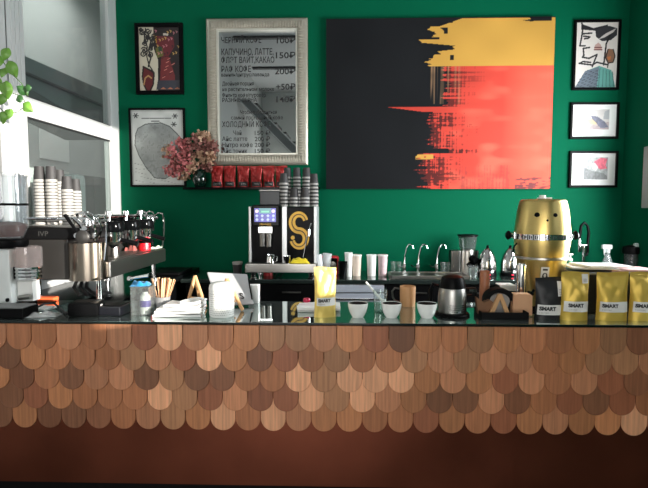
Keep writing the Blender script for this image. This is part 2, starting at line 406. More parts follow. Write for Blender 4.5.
for row in range(5):
    zb = .843-.1050*row; off = 0 if row % 2 == 0 else .5
    for k in range(-26, 44):
        xc = X44+(k+off)*PITCHX
        if xc+.05 < BX0 or xc-.05 > BX1: continue
        px = 324+(xc+.07)*204
        r = .0638; tilt = rnd.uniform(-.0012, .0012); y0 = .032-.0052*(4-row)-(.0016 if k % 2 else 0)
        h = .134 if row == 0 else .17
        top = min(zb+h, .98)
        out = [(xc-r, top)]+[(xc-r*math.cos(a), zb+r-r*math.sin(a)) for a in [PI*i/14 for i in range(15)]]+[(xc+r, top)]
        out = [(min(max(a_, BX0+.001*i_), BX1-.001*i_), c_) for i_, (a_, c_) in zip([0]*len(out), out)][::-1]
        ins = .0022
        n = len(out); base = len(vs_)
        cxm, czm = xc, zb+r
        for (x, z) in out: vs_.append((x, y0+tilt*(x-xc)/r-.003*(1-(z-zb)/.2)+.0018, z))
        for (x, z) in out: vs_.append((cxm+(x-cxm)*(1-ins/r), y0+tilt*(x-xc)/r-.003*(1-(z-zb)/.2), czm+(z-czm)*(1-ins/r)))
        for (x, z) in out: vs_.append((x, y0+.0045, z))
        fs_.append([base+n+i for i in range(n)])
        for i in range(n):
            j = (i+1) % n
            fs_.append([base+i, base+j, base+n+j, base+n+i]); fs_.append([base+2*n+i, base+2*n+j, base+j, base+i])
        c = np.array(lin(rnd.choice(PAL)))*rnd.uniform(.86, 1.25)
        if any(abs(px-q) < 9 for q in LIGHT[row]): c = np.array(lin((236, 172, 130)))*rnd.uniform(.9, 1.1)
        cols_ += [tuple(c)+(1,)]*(3*n)
me = bpy.data.meshes.new('shingle_cladding'); me.from_pydata(vs_, [], fs_)
at = me.color_attributes.new('paint', 'FLOAT_COLOR', 'POINT'); at.data.foreach_set('color', np.array(cols_, np.float32).ravel())
me.materials.append(attr_mat('copper_shingle', .42, .45, grain=.22, metal=.15)); me.update()
o = bpy.data.objects.new('shingle_cladding', me); COL.objects.link(o); o.parent = bar
M_top = mat('black_glass_top', (176, 190, 186), .03, .92, var=.05, scale=2, rvar=.5)
M_edge = mat('dark_glass_edge', (10, 26, 24), .15)
o = B().box(BX0, BX1, YF-.008, YB, ZF-.012, ZF, .002, mi=0).build('bar_counter', [M_top, M_edge]); tag(o, 'long dark glossy glass bar top reflecting the green wall', 'counter top')
for pl in o.data.polygons:
    if pl.normal.z < .5: pl.material_index = 1
o = thing('side_counter', 'dark counter along the glass partition under the espresso machine', 'counter', (XL, 0, 0))
B().box(.005, .70, YB+.003, -.003, 0, .95).build('carcass', M_blackm, o)
B().box(.005, .74, YB+.003, -.003, .95, ZF, .002).build('worktop', M_gloss, o)
# back counter
YBC = -.62
o = thing('back_counter', 'low dark counter along the green wall with doors and glossy worktop', 'counter', (0, 0, 0))
B().box(-1.3, -.10, YBC+.04, -.004, 0, .93).box(.38, XR-.004, YBC+.04, -.004, 0, .93).box(-.1, .38, -.1, -.004, 0, .93).build('carcass', M_blackm, o)
for k, (x0, x1) in enumerate(((-1.29, -.7), (-.69, -.11), (.39, .9), (.91, 1.45), (1.46, 2.0), (2.01, 2.6))):
    d = B().box(x0, x1, YBC+.018, YBC+.04, .1, .92, .003).build('door', M_black, o)
    B().box((x0+x1)/2-.08, (x0+x1)/2+.08, YBC+.004, YBC+.018, .85, .862, .002).build('handle', M_dsteel, d)
B().box(-1.33, XR-.004, YBC, -.004, .932, ZB, .003).build('worktop', mat('dark_worktop', (70, 82, 78), .06, .75, var=.05), o)
o = thing('dishwasher', 'pale steel dishwasher built in under the back counter', 'dishwasher', (.14, YBC+.04, 0))
B().box(-.235, .235, -.005, .4, .05, .925, .004).build('body', M_dsteel, o)
d = B().box(-.23, .23, -.05, -.005, .12, .85, .006).build('door', mat('pale_steel', (190, 196, 208), .4, .5, var=.04), o)
B().box(-.23, .23, -.04, -.005, .86, .922, .004).build('control_panel', mat('pale_steel', (190, 196, 208)), o)
B().box(-.2, .2, -.065, -.05, .80, .815, .004).build('handle', M_chrome, d)

# ================================================================== ON THE WALL
def framed(name, label, cat, corners, fm, bw, dep, img, nx, nz, mm, mat_w=0, glaze=False):
    (x0, z0, x1, z1) = corners; xc, zc = (x0+x1)/2, (z0+z1)/2
    t = thing(name, label, cat, (xc, -.002, z0)); hx, h = (x1-x0)/2, z1-z0
    b = B()
    b.box(-hx, -hx+bw, -dep, 0, 0, h, .003); b.box(hx-bw, hx, -dep, 0, 0, h, .003)
    b.box(-hx+bw, hx-bw, -dep, 0, 0, bw, .003); b.box(-hx+bw, hx-bw, -dep, 0, h-bw, h, .003)
    b.build('frame', fm, t)
    if mat_w:
        B().box(-hx+bw, hx-bw, -.012, -.004, bw, h-bw).build('mount_board', M_paper, t)
        mx0, mx1, mz0, mz1 = mat_w
        grid_art('print', -hx+bw+mx0*(2*hx-2*bw), -hx+bw+mx1*(2*hx-2*bw), bw+(1-mz1)*(h-2*bw), bw+(1-mz0)*(h-2*bw), -.014, nx, nz, img, mm, t)
    else:
        grid_art('print', -hx+bw, hx-bw, bw, h-bw, -.014, nx, nz, img, mm, t)
    return t
M_print = attr_mat('printed_paper', .35, .5, coat=.25)
M_canvas = attr_mat('painted_canvas', .6, .08)

# --- big abstract painting
nx, nz = 420, 310
V, U = np.meshgrid(np.linspace(0, 1, nz+1), np.linspace(0, 1, nx+1), indexing='ij')
img = np.zeros((nz+1, nx+1, 3)); blk = np.array(lin((25, 26, 28))); img[:] = blk
n_h = vnoise(nz, nx, 150, 9, 1); n_f = vnoise(nz, nx, 110, 70, 2); n_v = vnoise(nz, nx, 7, 210, 3); n_q = vnoise(nz, nx, 14, 9, 6); n_b = vnoise(nz, nx, 6, 8, 4); n_m = vnoise(nz, nx, 24, 14, 5)
img *= (.85+.3*n_b)[..., None]
yel = np.array(lin((186, 142, 66))); red = np.array(lin((184, 64, 52))); pink = np.array(lin((202, 86, 68))); 
# yellow block: ragged edge given as (v, u) steps
steps = [(0, .57), (.03, .46), (.075, .46), (.08, .47), (.115, .42), (.15, .43), (.16, .50), (.205, .50), (.21, .47), (.235, .45), (.27, .44), (.28, .44)]
eu = np.interp(V[:, 0], [s[0] for s in steps], [s[1] for s in steps])
eu = np.array([next(s[1] for s in reversed(steps) if s[0] <= v+1e-9) for v in V[:, 0]])[:, None]
ym = (V < .278) & (U > eu+(n_h-.5)*.035)
cut = ((V > .058) & (V < .092) & (U < .535) & (U > .475+.05*n_m)) | ((abs(V-.172) < .026*(1-np.clip((U-.42)/.2, 0, 1))+.004) & (U < .60-.05*n_h)) | ((V < .045*np.clip((.60-U)/.1, 0, 1)+.004)) \
    | ((V < .022+.012*n_m) & (U > .90-.05*n_h) & (U < .985)) | ((V > .11) & (V < .125) & (U < .50)) | ((V > .215) & (V < .245) & (abs(U-.555) < .008)) 
ym &= ~cut
img[ym] = (yel*(.9+.2*n_b[..., None]))[ym]
# red block
re = np.where(V < .515, .53+.06*(n_h-.5), np.where(V < .545, .27+.17*(V-.515)/.03, np.where(V < .76, .455+.05*(n_h-.5)+.02*n_m, np.where(V < .79, .55-.2*np.abs(V-.775), np.where(V < .83, .40+.04*n_h, .425+.07*(n_h-.5))))))
rm = (V >= .278) & (U > re)
base = red*(1-np.clip((U-.78)/.1, 0, 1))[..., None]+pink*np.clip((U-.78)/.1, 0, 1)[..., None]
base = base*(.86+.22*n_b+.12*n_m)[..., None]
base = base+(np.array(lin((214, 108, 86)))-base)*(np.clip(n_m*n_b*1.6-.45, 0, .5)*(U > .55))[..., None]
img[rm] = base[rm]
# dark drag marks over the red near the boundary, vertical striations
fade = np.clip(1-(U-re)/.22, 0, 1)
dm = np.clip((n_f*.4+n_v*.5+n_h*.25+n_q*.35-(1.02-.52*fade**1.1))*7, 0, .85)*(rm & (V > .55))*np.clip(1.35-(U-re)/.2, 0, 1)
img[:] = img*(1-dm[..., None])+blk*dm[..., None]
dm2 = np.clip((n_h*.55+n_v*.45+n_q*.3-(.98-.42*np.clip(1-(U-re)/.2, 0, 1)))*6, 0, .8)*(rm & (V < .515))*np.clip(1.2-(U-re)/.15, 0, 1)
img[:] = img*(1-dm2[..., None])+blk*dm2[..., None]
n_w = vnoise(nz, nx, 3, 150, 8); st = np.clip((n_w-.6)*4, 0, .8)*((V > .278) & (V < .5) & (U > .462) & (U < .60))*(.4+.6*n_m)
img[:] = img*(1-st[..., None])+np.array(lin((150, 118, 88)))*st[..., None]
sp = (abs(V-.81) < .014) & (U > .40) & (U < .48) & (n_m+n_f > .9); img[sp] = yel
low = np.clip((n_f+.5*n_h+.4*n_m-.98+(V-.93)*4)*4, 0, .85)*((V > .93) & (U > .845)); img[:] = img*(1-low[..., None])+np.array(lin((84, 54, 60)))*low[..., None]
low = np.clip((n_v+.5*n_f-.85+(V-.87)*3)*2, 0, .5)*((V > .86) & (U > .6) & (U < .82)); img[:] = img*(1-low[..., None])+np.array(lin((120, 56, 56)))*low[..., None]
t = thing('abstract_painting', 'large unframed canvas painted black, yellow and coral red on green wall', 'painting', (.905, -.002, 1.735))
B().box(-1.03, 1.03, -.035, 0, 0, 1.54).build('stretcher', mat('canvas_edge', (36, 34, 34), .7), t)
grid_art('canvas', -1.03, 1.03, 0, 1.54, -.036, nx, nz, img, M_canvas, t)

# --- ornate portrait, upper left
def base_img(nx, nz, c):
    V, U = np.meshgrid(np.linspace(0, 1, nz+1), np.linspace(0, 1, nx+1), indexing='ij')
    img = np.zeros((nz+1, nx+1, 3)); img[:] = lin(c); return U, V, img
def P3(pts, sx, sy, x0, y0): return [((x-x0)/sx, (y-y0)/sy) for x, y in pts]
nx, nz = 100, 150
U, V, img = base_img(nx, nz, (196, 186, 166))
F = lambda pts: P3(pts, 258, 385, 35, 52)
def fill(pts, c): img[inpoly(U, V, F(pts))] = lin(c)
def line(pts, wpx, c): img[nearline(U, V, F(pts), wpx/385, 258/385)] = lin(c)
fill([(128, 50), (300, 50), (300, 440), (150, 440), (155, 250), (128, 180)], (30, 18, 20))
fill([(140, 105), (255, 110), (262, 170), (225, 225), (180, 232), (160, 180), (135, 130)], (96, 22, 32))
fill([(175, 235), (225, 230), (262, 350), (262, 380), (165, 378)], (108, 34, 36))
fill([(130, 100), (150, 108), (150, 150), (132, 138)], (170, 128, 44)); fill([(140, 175), (185, 180), (190, 225), (150, 238)], (92, 92, 40))
fill([(158, 165), (182, 172), (182, 200), (160, 196)], (30, 60, 44)); fill([(190, 88), (225, 92), (222, 104), (192, 102)], (190, 180, 168))
fill([(150, 375), (300, 375), (300, 430), (140, 430)], (52, 52, 62))
fill([(60, 290), (100, 310), (128, 330), (120, 400), (100, 437), (75, 437), (55, 390)], (94, 30, 34))
line([(60, 290), (100, 310), (128, 330), (120, 400), (100, 437)], 5, (25, 20, 20)); line([(60, 290), (52, 350), (60, 400), (78, 437)], 5, (25, 20, 20))
line([(60, 400), (70, 360), (90, 345), (110, 360)], 4, (180, 140, 90))
for k in range(15):
    cx, cy, rr = 50+(k*37) % 88, 66+(k*29) % 165, 13+(k*7) % 9
    line([(cx+rr*(1-a/11)*math.cos(a+k), cy+rr*(1-a/11)*math.sin(a+k)) for a in np.linspace(0, 8.5, 22)], 4, (30, 28, 30))
line([(95, 90), (112, 140), (96, 190), (108, 240), (92, 290)], 5, (28, 26, 28)); line([(80, 60), (70, 120), (88, 170), (84, 230), (96, 280), (125, 325)], 4, (28, 26, 28))
for k in range(26): 
    x, y = 140+(k*61) % 150, 70+(k*43) % 170; line([(x, y), (x+9, y+5), (x+4, y+12)], 2.2, [(190, 120, 130), (200, 160, 90), (30, 16, 18)][k % 3])
for k in range(14): 
    x, y = 175+(k*31) % 75, 245+(k*23) % 125; line([(x, y), (x+18, y-9)], 2, (200, 120, 110) if k % 2 else (70, 20, 24))
for k in range(3): fill([(165+k*45, 428), (185+k*45, 416), (205+k*45, 428)], (180, 110, 80))
framed('framed_print', 'dark portrait print of a crimson patterned face in black frame', 'picture', (-1.90, 2.615, -1.452, 3.262), M_black, .035, .03, img, nx, nz, M_print)

# --- map print, lower left
nx, nz = 120, 170
U, V, img = base_img(nx, nz, (196, 198, 194))
nf = vnoise(nz, nx, 34, 26, 11); nb = vnoise(nz, nx, 9, 7, 12); img *= (.85+.25*nb)[..., None]
F = lambda pts: P3(pts, 275, 385, 32, 57)
shape = [(68, 150), (110, 128), (190, 122), (235, 140), (275, 180), (305, 215), (305, 330), (250, 385), (205, 410), (150, 405), (105, 350), (70, 290), (50, 235), (55, 180)]
mk = inpoly(U, V, F(shape)); img[mk] = (np.array(lin((146, 150, 148)))*(.72+.5*nb+.25*(nf-.5))[..., None])[mk]
img[nearline(U, V, F(shape+shape[:1]), 2.2/385, 275/385)] = lin((70, 74, 72))
mk2 = (nf > .72) & mk; img[mk2] *= .72
for k in range(26): line([(90+k*6, 98), (93+k*6, 98)], 2.4, (80, 80, 80))
for k in range(11): line([(140+k*4, 112), (142+k*4, 116)], 2, (110, 110, 110))
for cx, cy in ((58, 85), (265, 88), (258, 130)):
    for a in range(6): line([(cx, cy), (cx+14*math.cos(a*1.05), cy+12*math.sin(a*1.05))], 2.6, (52, 54, 54))
line([(36, 62), (300, 62), (300, 438), (36, 438), (36, 62)], 1.5, (130, 130, 128))
for k in range(60):
    x, y = 45+(k*47) % 250, 330+(k*29) % 105; line([(x, y), (x+7, y)], 1.6, (140, 142, 138))
framed('framed_map', 'pale grey map print in thin black frame behind dried flowers', 'picture', (-1.978, 1.757, -1.448, 2.49), M_black, .018, .03, img, nx, nz, M_print)

# --- profile drawing, upper right
nx, nz = 110, 170
U, V, img = base_img(nx, nz, (214, 206, 200))
F = lambda pts: P3(pts, 238, 372, 52, 58)
K = (26, 26, 28)
fill([(60, 420), (110, 335), (190, 305), (260, 330), (285, 420), (285, 432), (50, 432)], (92, 150, 140))
fill([(60, 420), (110, 335), (190, 310), (180, 430), (50, 432)], (96, 106, 116))
fill([(80, 65), (150, 90), (230, 70), (232, 95), (160, 105), (80, 98)], (40, 38, 42))
fill([(160, 105), (185, 88), (240, 78), (285, 92), (285, 130), (250, 160), (200, 165), (165, 140)], (50, 48, 52))
for k in range(5): line([(185+k*8, 150-k*6), (215+k*9, 140-k*8), (262+k*3, 112-k*4)], 2.4, (198, 190, 186))
for pts in ([(82, 62), (88, 100), (82, 150), (75, 190), (105, 190)], [(95, 205), (130, 200)], [(95, 205), (100, 245), (92, 255), (130, 262), (175, 240)], [(75, 290), (150, 300), (175, 285), (240, 300)], [(175, 240), (150, 310)], [(245, 130), (225, 180), (215, 300)], [(88, 122), (140, 118)], [(95, 135), (130, 140), (120, 148), (100, 150)], [(80, 290), (95, 280), (140, 285)]): line(pts, 5, K)
fill([(155, 215), (162, 185), (180, 172), (195, 185), (202, 218)], (184, 150, 142)); line([(160, 200), (200, 200)], 3, (110, 60, 60)); line([(158, 213), (202, 213)], 3, (110, 60, 60))
fill([(225, 235), (240, 208), (268, 212), (278, 250), (262, 290), (235, 288), (222, 262)], (134, 96, 74)); line([(236, 212), (225, 260), (240, 290), (268, 285), (278, 250), (266, 212)], 3.5, K); line([(240, 290), (238, 315)], 3, K)
fill([(235, 255), (255, 250), (252, 272), (238, 272)], (190, 112, 60))
for k in range(70):
    x, y = 70+(k*37) % 115, 330+(k*53) % 100
    if y > 450-1.0*(x): line([(x, y), (x+4, y+2)], 2, (40, 44, 56))
for k in range(5): line([(195+k*18, 320+k*5), (190+k*22, 430)], 2.4, (58, 104, 100))
framed('framed_drawing', 'tall profile drawing with a bird and green shoulder in black frame', 'picture', (2.112, 2.628, 2.528, 3.248), M_black, .022, .03, img, nx, nz, M_print)

# --- two small prints
nx, nz = 60, 44
U, V, img = base_img(nx, nz, (216, 210, 206)); nb = vnoise(nz, nx, 5, 6, 21); nf = vnoise(nz, nx, 14, 20, 22)
img *= (.85+.25*nb)[..., None]
g = inpoly(U, V, [(0, .55), (.3, .62), (.62, .7), (1, .62), (1, 1), (0, 1)]); img[g] = (np.array(lin((176, 158, 156)))*(.8+.4*nf)[..., None])[g]
g = inpoly(U, V, [(.28, .5), (.55, .45), (.72, .55), (.62, .75), (.3, .72)]); img[g] = lin((214, 190, 140))
g = inpoly(U, V, [(.4, .3), (.62, .36), (.85, .6), (1, .9), (.72, .92), (.55, .62), (.44, .48)]); img[g] = (np.array(lin((108, 108, 128)))*(.7+.6*nf)[..., None])[g]
g = inpoly(U, V, [(.84, .1), (1, 0), (1, .5), (.8, .5)]); img[g] = lin((170, 172, 174))
framed('framed_print', 'small print with slate blue and sand shapes in wide white mount', 'picture', (2.106, 2.19, 2.542, 2.518), M_black, .02, .03, img, nx, nz, M_print, (.14, .84, .15, .78))
U, V, img = base_img(nx, nz, (178, 180, 180)); img *= (.75+.5*nf)[..., None]
g = inpoly(U, V, [(0, .45), (.35, .62), (.8, .7), (1, .85), (1, 1), (0, 1)]); img[g] = (np.array(lin((140, 142, 142)))*(.7+.5*nf)[..., None])[g]
g = inpoly(U, V, [(.42, .18), (.7, .02), (.98, .06), (.9, .35), (.98, .5), (.7, .55), (.6, .48), (.45, .5)]); img[g] = (np.array(lin((236, 112, 132)))*(.75+.45*nf)[..., None])[g]
g = inpoly(U, V, [(.3, .3), (.45, .25), (.6, .45), (.5, .62), (.36, .5)]); img[g] = lin((226, 220, 220))
framed('framed_print', 'small print with a bright pink shape in wide white mount', 'picture', (2.112, 1.747, 2.550, 2.08), M_black, .02, .03, img, nx, nz, M_print, (.29, .83, .13, .82))

# --- menu mirror
t = thing('menu_mirror', 'large mirror with black handwritten coffee price list in ribbed silver frame', 'mirror', (-.7625, -.002, 1.96))
hx, h, bw = .466, 1.33, .105
def fprof(d):   # moulding height over its width, 0 outer edge -> 1 inner edge
    return -.03-.022*math.sin(PI*min(1, d*1.15))-.004*(1 if d > .86 else 0)
b = B()
cor = [(-hx, 0), (hx, 0), (hx, h), (-hx, h)]; inn = [(-hx+bw, bw), (hx-bw, bw), (hx-bw, h-bw), (-hx+bw, h-bw)]
prof = [(0, 0), (0, -.03)]+[(d, fprof(d)) for d in np.linspace(0, 1, 11)]+[(1, -.006)]
for k in range(4):
    a, c, ai, ci = cor[k], cor[(k+1) % 4], inn[k], inn[(k+1) % 4]
    rows = [[b.bm.verts.new((a[0]+(ai[0]-a[0])*d, y, a[1]+(ai[1]-a[1])*d)) for d, y in prof], [b.bm.verts.new((c[0]+(ci[0]-c[0])*d, y, c[1]+(ci[1]-c[1])*d)) for d, y in prof]]
    for i in range(len(prof)-1): b.bm.faces.new([rows[0][i], rows[1][i], rows[1][i+1], rows[0][i+1]])
M_frame = mat('silver_leaf', (164, 158, 144), .38, .5, var=.12, scale=30)
fr = b.build('frame', M_frame, t)
b = B()
for k in range(34):
    x = -hx+.05+k*(2*hx-.1)/33
    for z0 in (.03, h-.085): b.box(x-.008, x+.008, -.056, -.04, z0, z0+.055, .003)
for k in range(48):
    z = .09+k*(h-.18)/47
    for x0 in (-hx+.03, hx-.085): b.box(x0, x0+.055, -.056, -.04, z-.008, z+.008, .003)
b.build('ribbing', M_frame, fr)
b = B(); e = .012
for x0, x1, z0, z1 in ((-hx+bw-e, -hx+bw+.004, bw-e, h-bw+e), (hx-bw-.004, hx-bw+e, bw-e, h-bw+e), (-hx+bw, hx-bw, bw-e, bw+.004), (-hx+bw, hx-bw, h-bw-.004, h-bw+e)): b.box(x0, x1, -.045, -.006, z0, z1, .003)
b.build('inner_bead', mat('pale_silver', (200, 198, 186), .3, .4), fr)
B().box(-hx+bw-.005, hx-bw+.005, -.008, -.002, bw-.005, h-bw+.005).build('mirror_glass', mat('mirror_silver', (176, 180, 180), .015, 1, var=.02), t)
b = B()
def mt(px, py, body, hpx, wpx=None, align='L'):
    """one line of the price list: baseline at a place measured on the mirror, cap height in pixels"""
    x, z = XZ(px, py, -.012); sz = hpx/105.6/.70; sqz = 1.0
    if wpx:
        c = bpy.data.curves.new('lettering', 'FONT'); c.body = body; c.size = sz; q_ = bpy.data.objects.new('lettering', c); me_ = bpy.data.meshes.new_from_object(q_); xs_ = [v.co.x for v in me_.vertices]
        sqz = (wpx/105.6)/(max(xs_)-min(xs_)); bpy.data.objects.remove(q_); bpy.data.meshes.remove(me_); bpy.data.curves.remove(c)
    x -= t.location.x; z -= t.location.z
    B().text(body, sz, lambda a, c: (x+a, -.0095, z+c), align=align, squash=sqz, bold=sz*.012).build('lettering', M_text, t, smooth=0)
for a in ((221, 43, 'ЧЕРНЫЙ КОФЕ', 5.4, 39), (221, 55, 'КАПУЧИНО, ЛАТТЕ,', 5.8, 51), (221, 63, 'ФЛЭТ ВАЙТ,КАКАО', 5.6, 52), (221, 72, 'РАФ КОФЕ', 5.6, 29), (221, 76.5, 'ваниль/цитрус/лаванда', 3.4, 47), (222, 85.5, 'Двойная порция', 3.6, 31),
          (222, 91, 'на растительном молоке', 3.4, 51), (222, 97, 'Фильтр кофе/пуровер', 3.6, 43), (222, 102, 'РАЗНЫЕ ЗЕРНА', 3.8, 34), (240, 114, 'Чтобы взбодриться', 3.6, 36), (231, 119.5, 'самый прохладный кофе', 3.6, 51), (222, 127, 'ХОЛОДНЫЙ КОФЕ', 5.2, 48),
          (233, 135, 'Чай', 4.2, 8), (222, 141, 'Айс латте', 4.2, 25), (222, 147, 'Нитро кофе', 4.2, 30), (222, 153, 'Айс тоник', 4.2, 25)): mt(*a)
for py, a, w_ in ((43, '100₽', 18), (58, '150₽', 19), (74, '200₽', 20), (89.5, '+50₽', 19), (102, '140₽', 18.5)): mt(295.5, py, a, 5.6, w_, 'R')
for k, a in enumerate(('150 ₽', '200 ₽', '200 ₽', '150 ₽')): mt(270, 135+6*k, a, 4.2, 15, 'R')

# ================================================================== SHELF WITH RED BAGS AND FLOWERS
x0, zs = XZ(183, 187.5, -.16); x1, _ = XZ(320, 187.5, -.16); zs = 1.748
o = thing('wall_shelf', 'narrow black shelf on the green wall under the mirror', 'shelf', ((x0+x1)/2, 0, zs))
B().box(-(x1-x0)/2, (x1-x0)/2, -.17, -.003, -.022, 0, .002).build('board', M_gloss, o)

def pouch(name, label, group, w_, h_, dep, m, label_mat, loc, rz, seed, lab=None, txt=None, tag2=None, cat='coffee bag', crump=1.0, txtm=None):
    """stand-up foil pouch: gusseted base, crimped top, creased faces"""
    t = thing(name, label, cat, loc, rz, group); q = random.Random(seed)
    ph = [q.uniform(0, 6.3) for _ in range(8)]
    def half(u, v):
        s = 2*u-1
        body = dep*(1-abs(s)**2.6)**.6 if abs(s) < 1 else 0
        prof = (.80+.45*v) if v < .3 else .935*(1-max(0, (v-.3)/.62)**1.5) if v < .92 else 0
        return body*max(0, prof)
    def cre(u, v):
        k = crump*min(1, v*4)*min(1, (1-v)*5+.15)
        return k*(.006*math.sin(5*u+8*v+ph[0])*math.sin(5*v+ph[1])+.0045*abs(math.sin(7*u-6*v+ph[2]))+.003*abs(math.sin(9*v+6*u+ph[3]))-.003)
    def xw(u, v): return w_*(u-.5)*(1-.05*math.sin(PI*min(1, v*1.15))+.02*math.sin(7*v+ph[4])*(.6 if u > .5 else -.4)*2*abs(u-.5))
    def yf(u, v): return -half(u, v)-cre(u, v)*(1-abs(2*u-1)**4)-.0006
    b = B(); N, Mv = 22, 30
    top = lambda u: h_*(1+.012*math.sin(5*u+ph[5]))
    b.surf(lambda u, v: (xw(u, v), yf(u, v), v*top(u)), N, Mv)
    b.surf(lambda u, v: (xw(u, v), half(u, v)+.6*cre(u, v)*(1-abs(2*u-1)**4)+.0006, v*top(u)), N, Mv)
    b.surf(lambda u, v: (xw(u, 0), yf(u, 0)*(1-v)+(half(u, 0)+.0006)*v, .0), N, 2)
    b.build('pouch', m, t, smooth=60)
    sd_ = B(); sd_.surf(lambda u, v: (xw(u, .93+.012*v), yf(u, .93+.012*v)-.0015-.001*math.sin(PI*v), (.93+.012*v)*top(u)), 16, 3); sd_.build('zip_seal', m, t)
    if lab:
        u0, u1, v0, v1 = lab
        fn = lambda u, v: (xw(u0+(u1-u0)*u, v0+(v1-v0)*v), min(yf(u0+(u1-u0)*u, v0+(v1-v0)*v), -.0)-.0022, (v0+(v1-v0)*v)*top(.5))
        L = B().surf(fn, 14, 8).build('label', label_mat, t)
        if txt:
            def fm(tx, tz, ox, oz):
                u = (ox+tx)/w_+.5; v = (oz+tz)/h_; return (xw(u, v), yf(u, v)-.0034, v*top(.5))
            b = B(); lh = (v1-v0)*h_; lx = (u0-.5)*w_
            for (body, fx, fz, fs, bo) in txt: b.text(body, fs*lh, lambda a, c, fx=fx, fz=fz: fm(a, c, lx+fx*(u1-u0)*w_, v0*h_+fz*lh), bold=bo)
            b.build('lettering', txtm or M_text, L, smooth=0)
    if tag2:
        u0, u1, v0, v1 = tag2
        K = B().surf(lambda u, v: (xw(u0+(u1-u0)*u, v0+(v1-v0)*v), yf(u0+(u1-u0)*u, v0+(v1-v0)*v)-.0022, (v0+(v1-v0)*v)*top(.5)), 6, 8).build('sticker', label_mat, t)
        b = B()
        for k in range(4):
            vv = v0+(v1-v0)*(.15+.1*k); uu0 = u0+(u1-u0)*.15; uu1 = u0+(u1-u0)*(.8-.12*(k % 2))
            b.surf(lambda u, v: (xw(uu0+(uu1-uu0)*u, vv+.006*v), yf(uu0+(uu1-uu0)*u, vv+.006*v)-.0032, (vv+.006*v)*top(.5)), 3, 1)
        b.build('lettering', M_text, K, smooth=0)
    return t
M_redfoil = mat('red_foil', (148, 30, 28), .3, .35, var=.25, scale=14)
M_blk_lab = mat('black_label', (24, 20, 20), .5)
M_wtxt = mat('pale_lettering', (210, 205, 200), .5)
words = ['first', 'second', 'third', 'fourth', 'fifth', 'sixth']
for k, xp in enumerate((217.5, 230, 243.5, 256.5, 269, 281.5)):
    x, _ = XZ(xp, 187, -.09)
    pouch('coffee_pouch', f'red foil coffee pouch on the shelf, {words[k]} counting from the flowers', 'red pouches on the shelf', .112, .198, .03, M_redfoil, M_blk_lab, (x, -.09, zs), rnd.uniform(-.06, .06), 20+k,
          (.12, .88, .05, .26), [('COFFEE', .3, .4, .32, 0)], txtm=M_wtxt, crump=1.6)
# vase and dried flowers
x, _ = XZ(200, 187, -.09)
vx = x
o = thing('flower_vase', 'small dark green glass vase holding dried flowers on the shelf', 'vase', (x, -.09, zs))
B().lathe([(0, .001), (.04, .001), (.055, .02), (.07, .07), (.06, .12), (.04, .15), (.045, .165), (.038, .163), (.034, .15), (.055, .118), (.063, .07), (.05, .022), (0, .012)], 24).build('glass_body', mat('green_vase', (10, 34, 26), .06, 0, spec=.8), o)
o = thing('dried_flowers', 'bunch of dusty pink and beige dried blossoms in dark vase', 'flowers', (x, -.09, zs+.02))
fl = [(168, 152, 8), (173, 160, 8), (178, 150, 8), (181, 165, 8), (171, 168, 7), (176, 172, 7), (184, 175, 6), (187, 158, 7), (186, 148, 6), (194, 140, 6), (199, 136, 5), (203, 146, 7), (206, 138, 6), (209, 150, 7), (205, 156, 6), (196, 150, 6), (212, 158, 5), (210, 166, 5), (198, 160, 6), (188, 168, 6), (193, 168, 5), (201, 168, 5), (180, 142, 5), (214, 146, 5)]
tones = [mat('pink_petal', (188, 108, 108), .8, var=.3, scale=40), mat('beige_petal', (186, 150, 124), .8, var=.3, scale=40), mat('mauve_petal', (140, 92, 84), .8, var=.3, scale=40)]
b = B()
for k, (px, py, r) in enumerate(fl):
    X, Z = XZ(px, py, -.1); v = Vector((X-x, rnd.uniform(-.06, .03), Z-zs-.02))
    b.tube([(0, 0, .02), (v.x*.25, 0, .15), (v.x*.7, v.y*.5, max(.17, v.z*.8)), tuple(v)], .0022, 5)
b.build('stems', mat('dry_stem', (86, 70, 48), .8), o)
for k, (px, py, r) in enumerate(fl):
    X, Z = XZ(px, py, -.1); rr = r/105*1.2; b = B(); yy = rnd.uniform(-.06, .03)
    for j in range(44):
        d = Vector((rnd.gauss(0, 1), rnd.gauss(0, 1), rnd.gauss(0, 1))).normalized()*rr*rnd.uniform(.45, 1)
        s = rnd.uniform(.013, .021); n = Vector((rnd.gauss(0, 1), rnd.gauss(0, 1), rnd.gauss(0, 1))).normalized(); a = n.orthogonal().normalized(); c = n.cross(a)
        cen = Vector((X-x, min(.07, yy+d.y), Z-zs-.02))+Vector((d.x, 0, d.z))
        cup = n*s*.4
        vs4 = [b.bm.verts.new(cen+a*s*math.cos(i*2*PI/5)+c*s*math.sin(i*2*PI/5)+cup*(1 if i % 2 else .3)) for i in range(5)]; c0 = b.bm.verts.new(cen)
        for i in range(5): b.bm.faces.new([vs4[i], vs4[(i+1) % 5], c0])
    b.build('blossom', tones[0 if px < 192 and k % 3 else 1 + (k % 2)], o, weld=False)

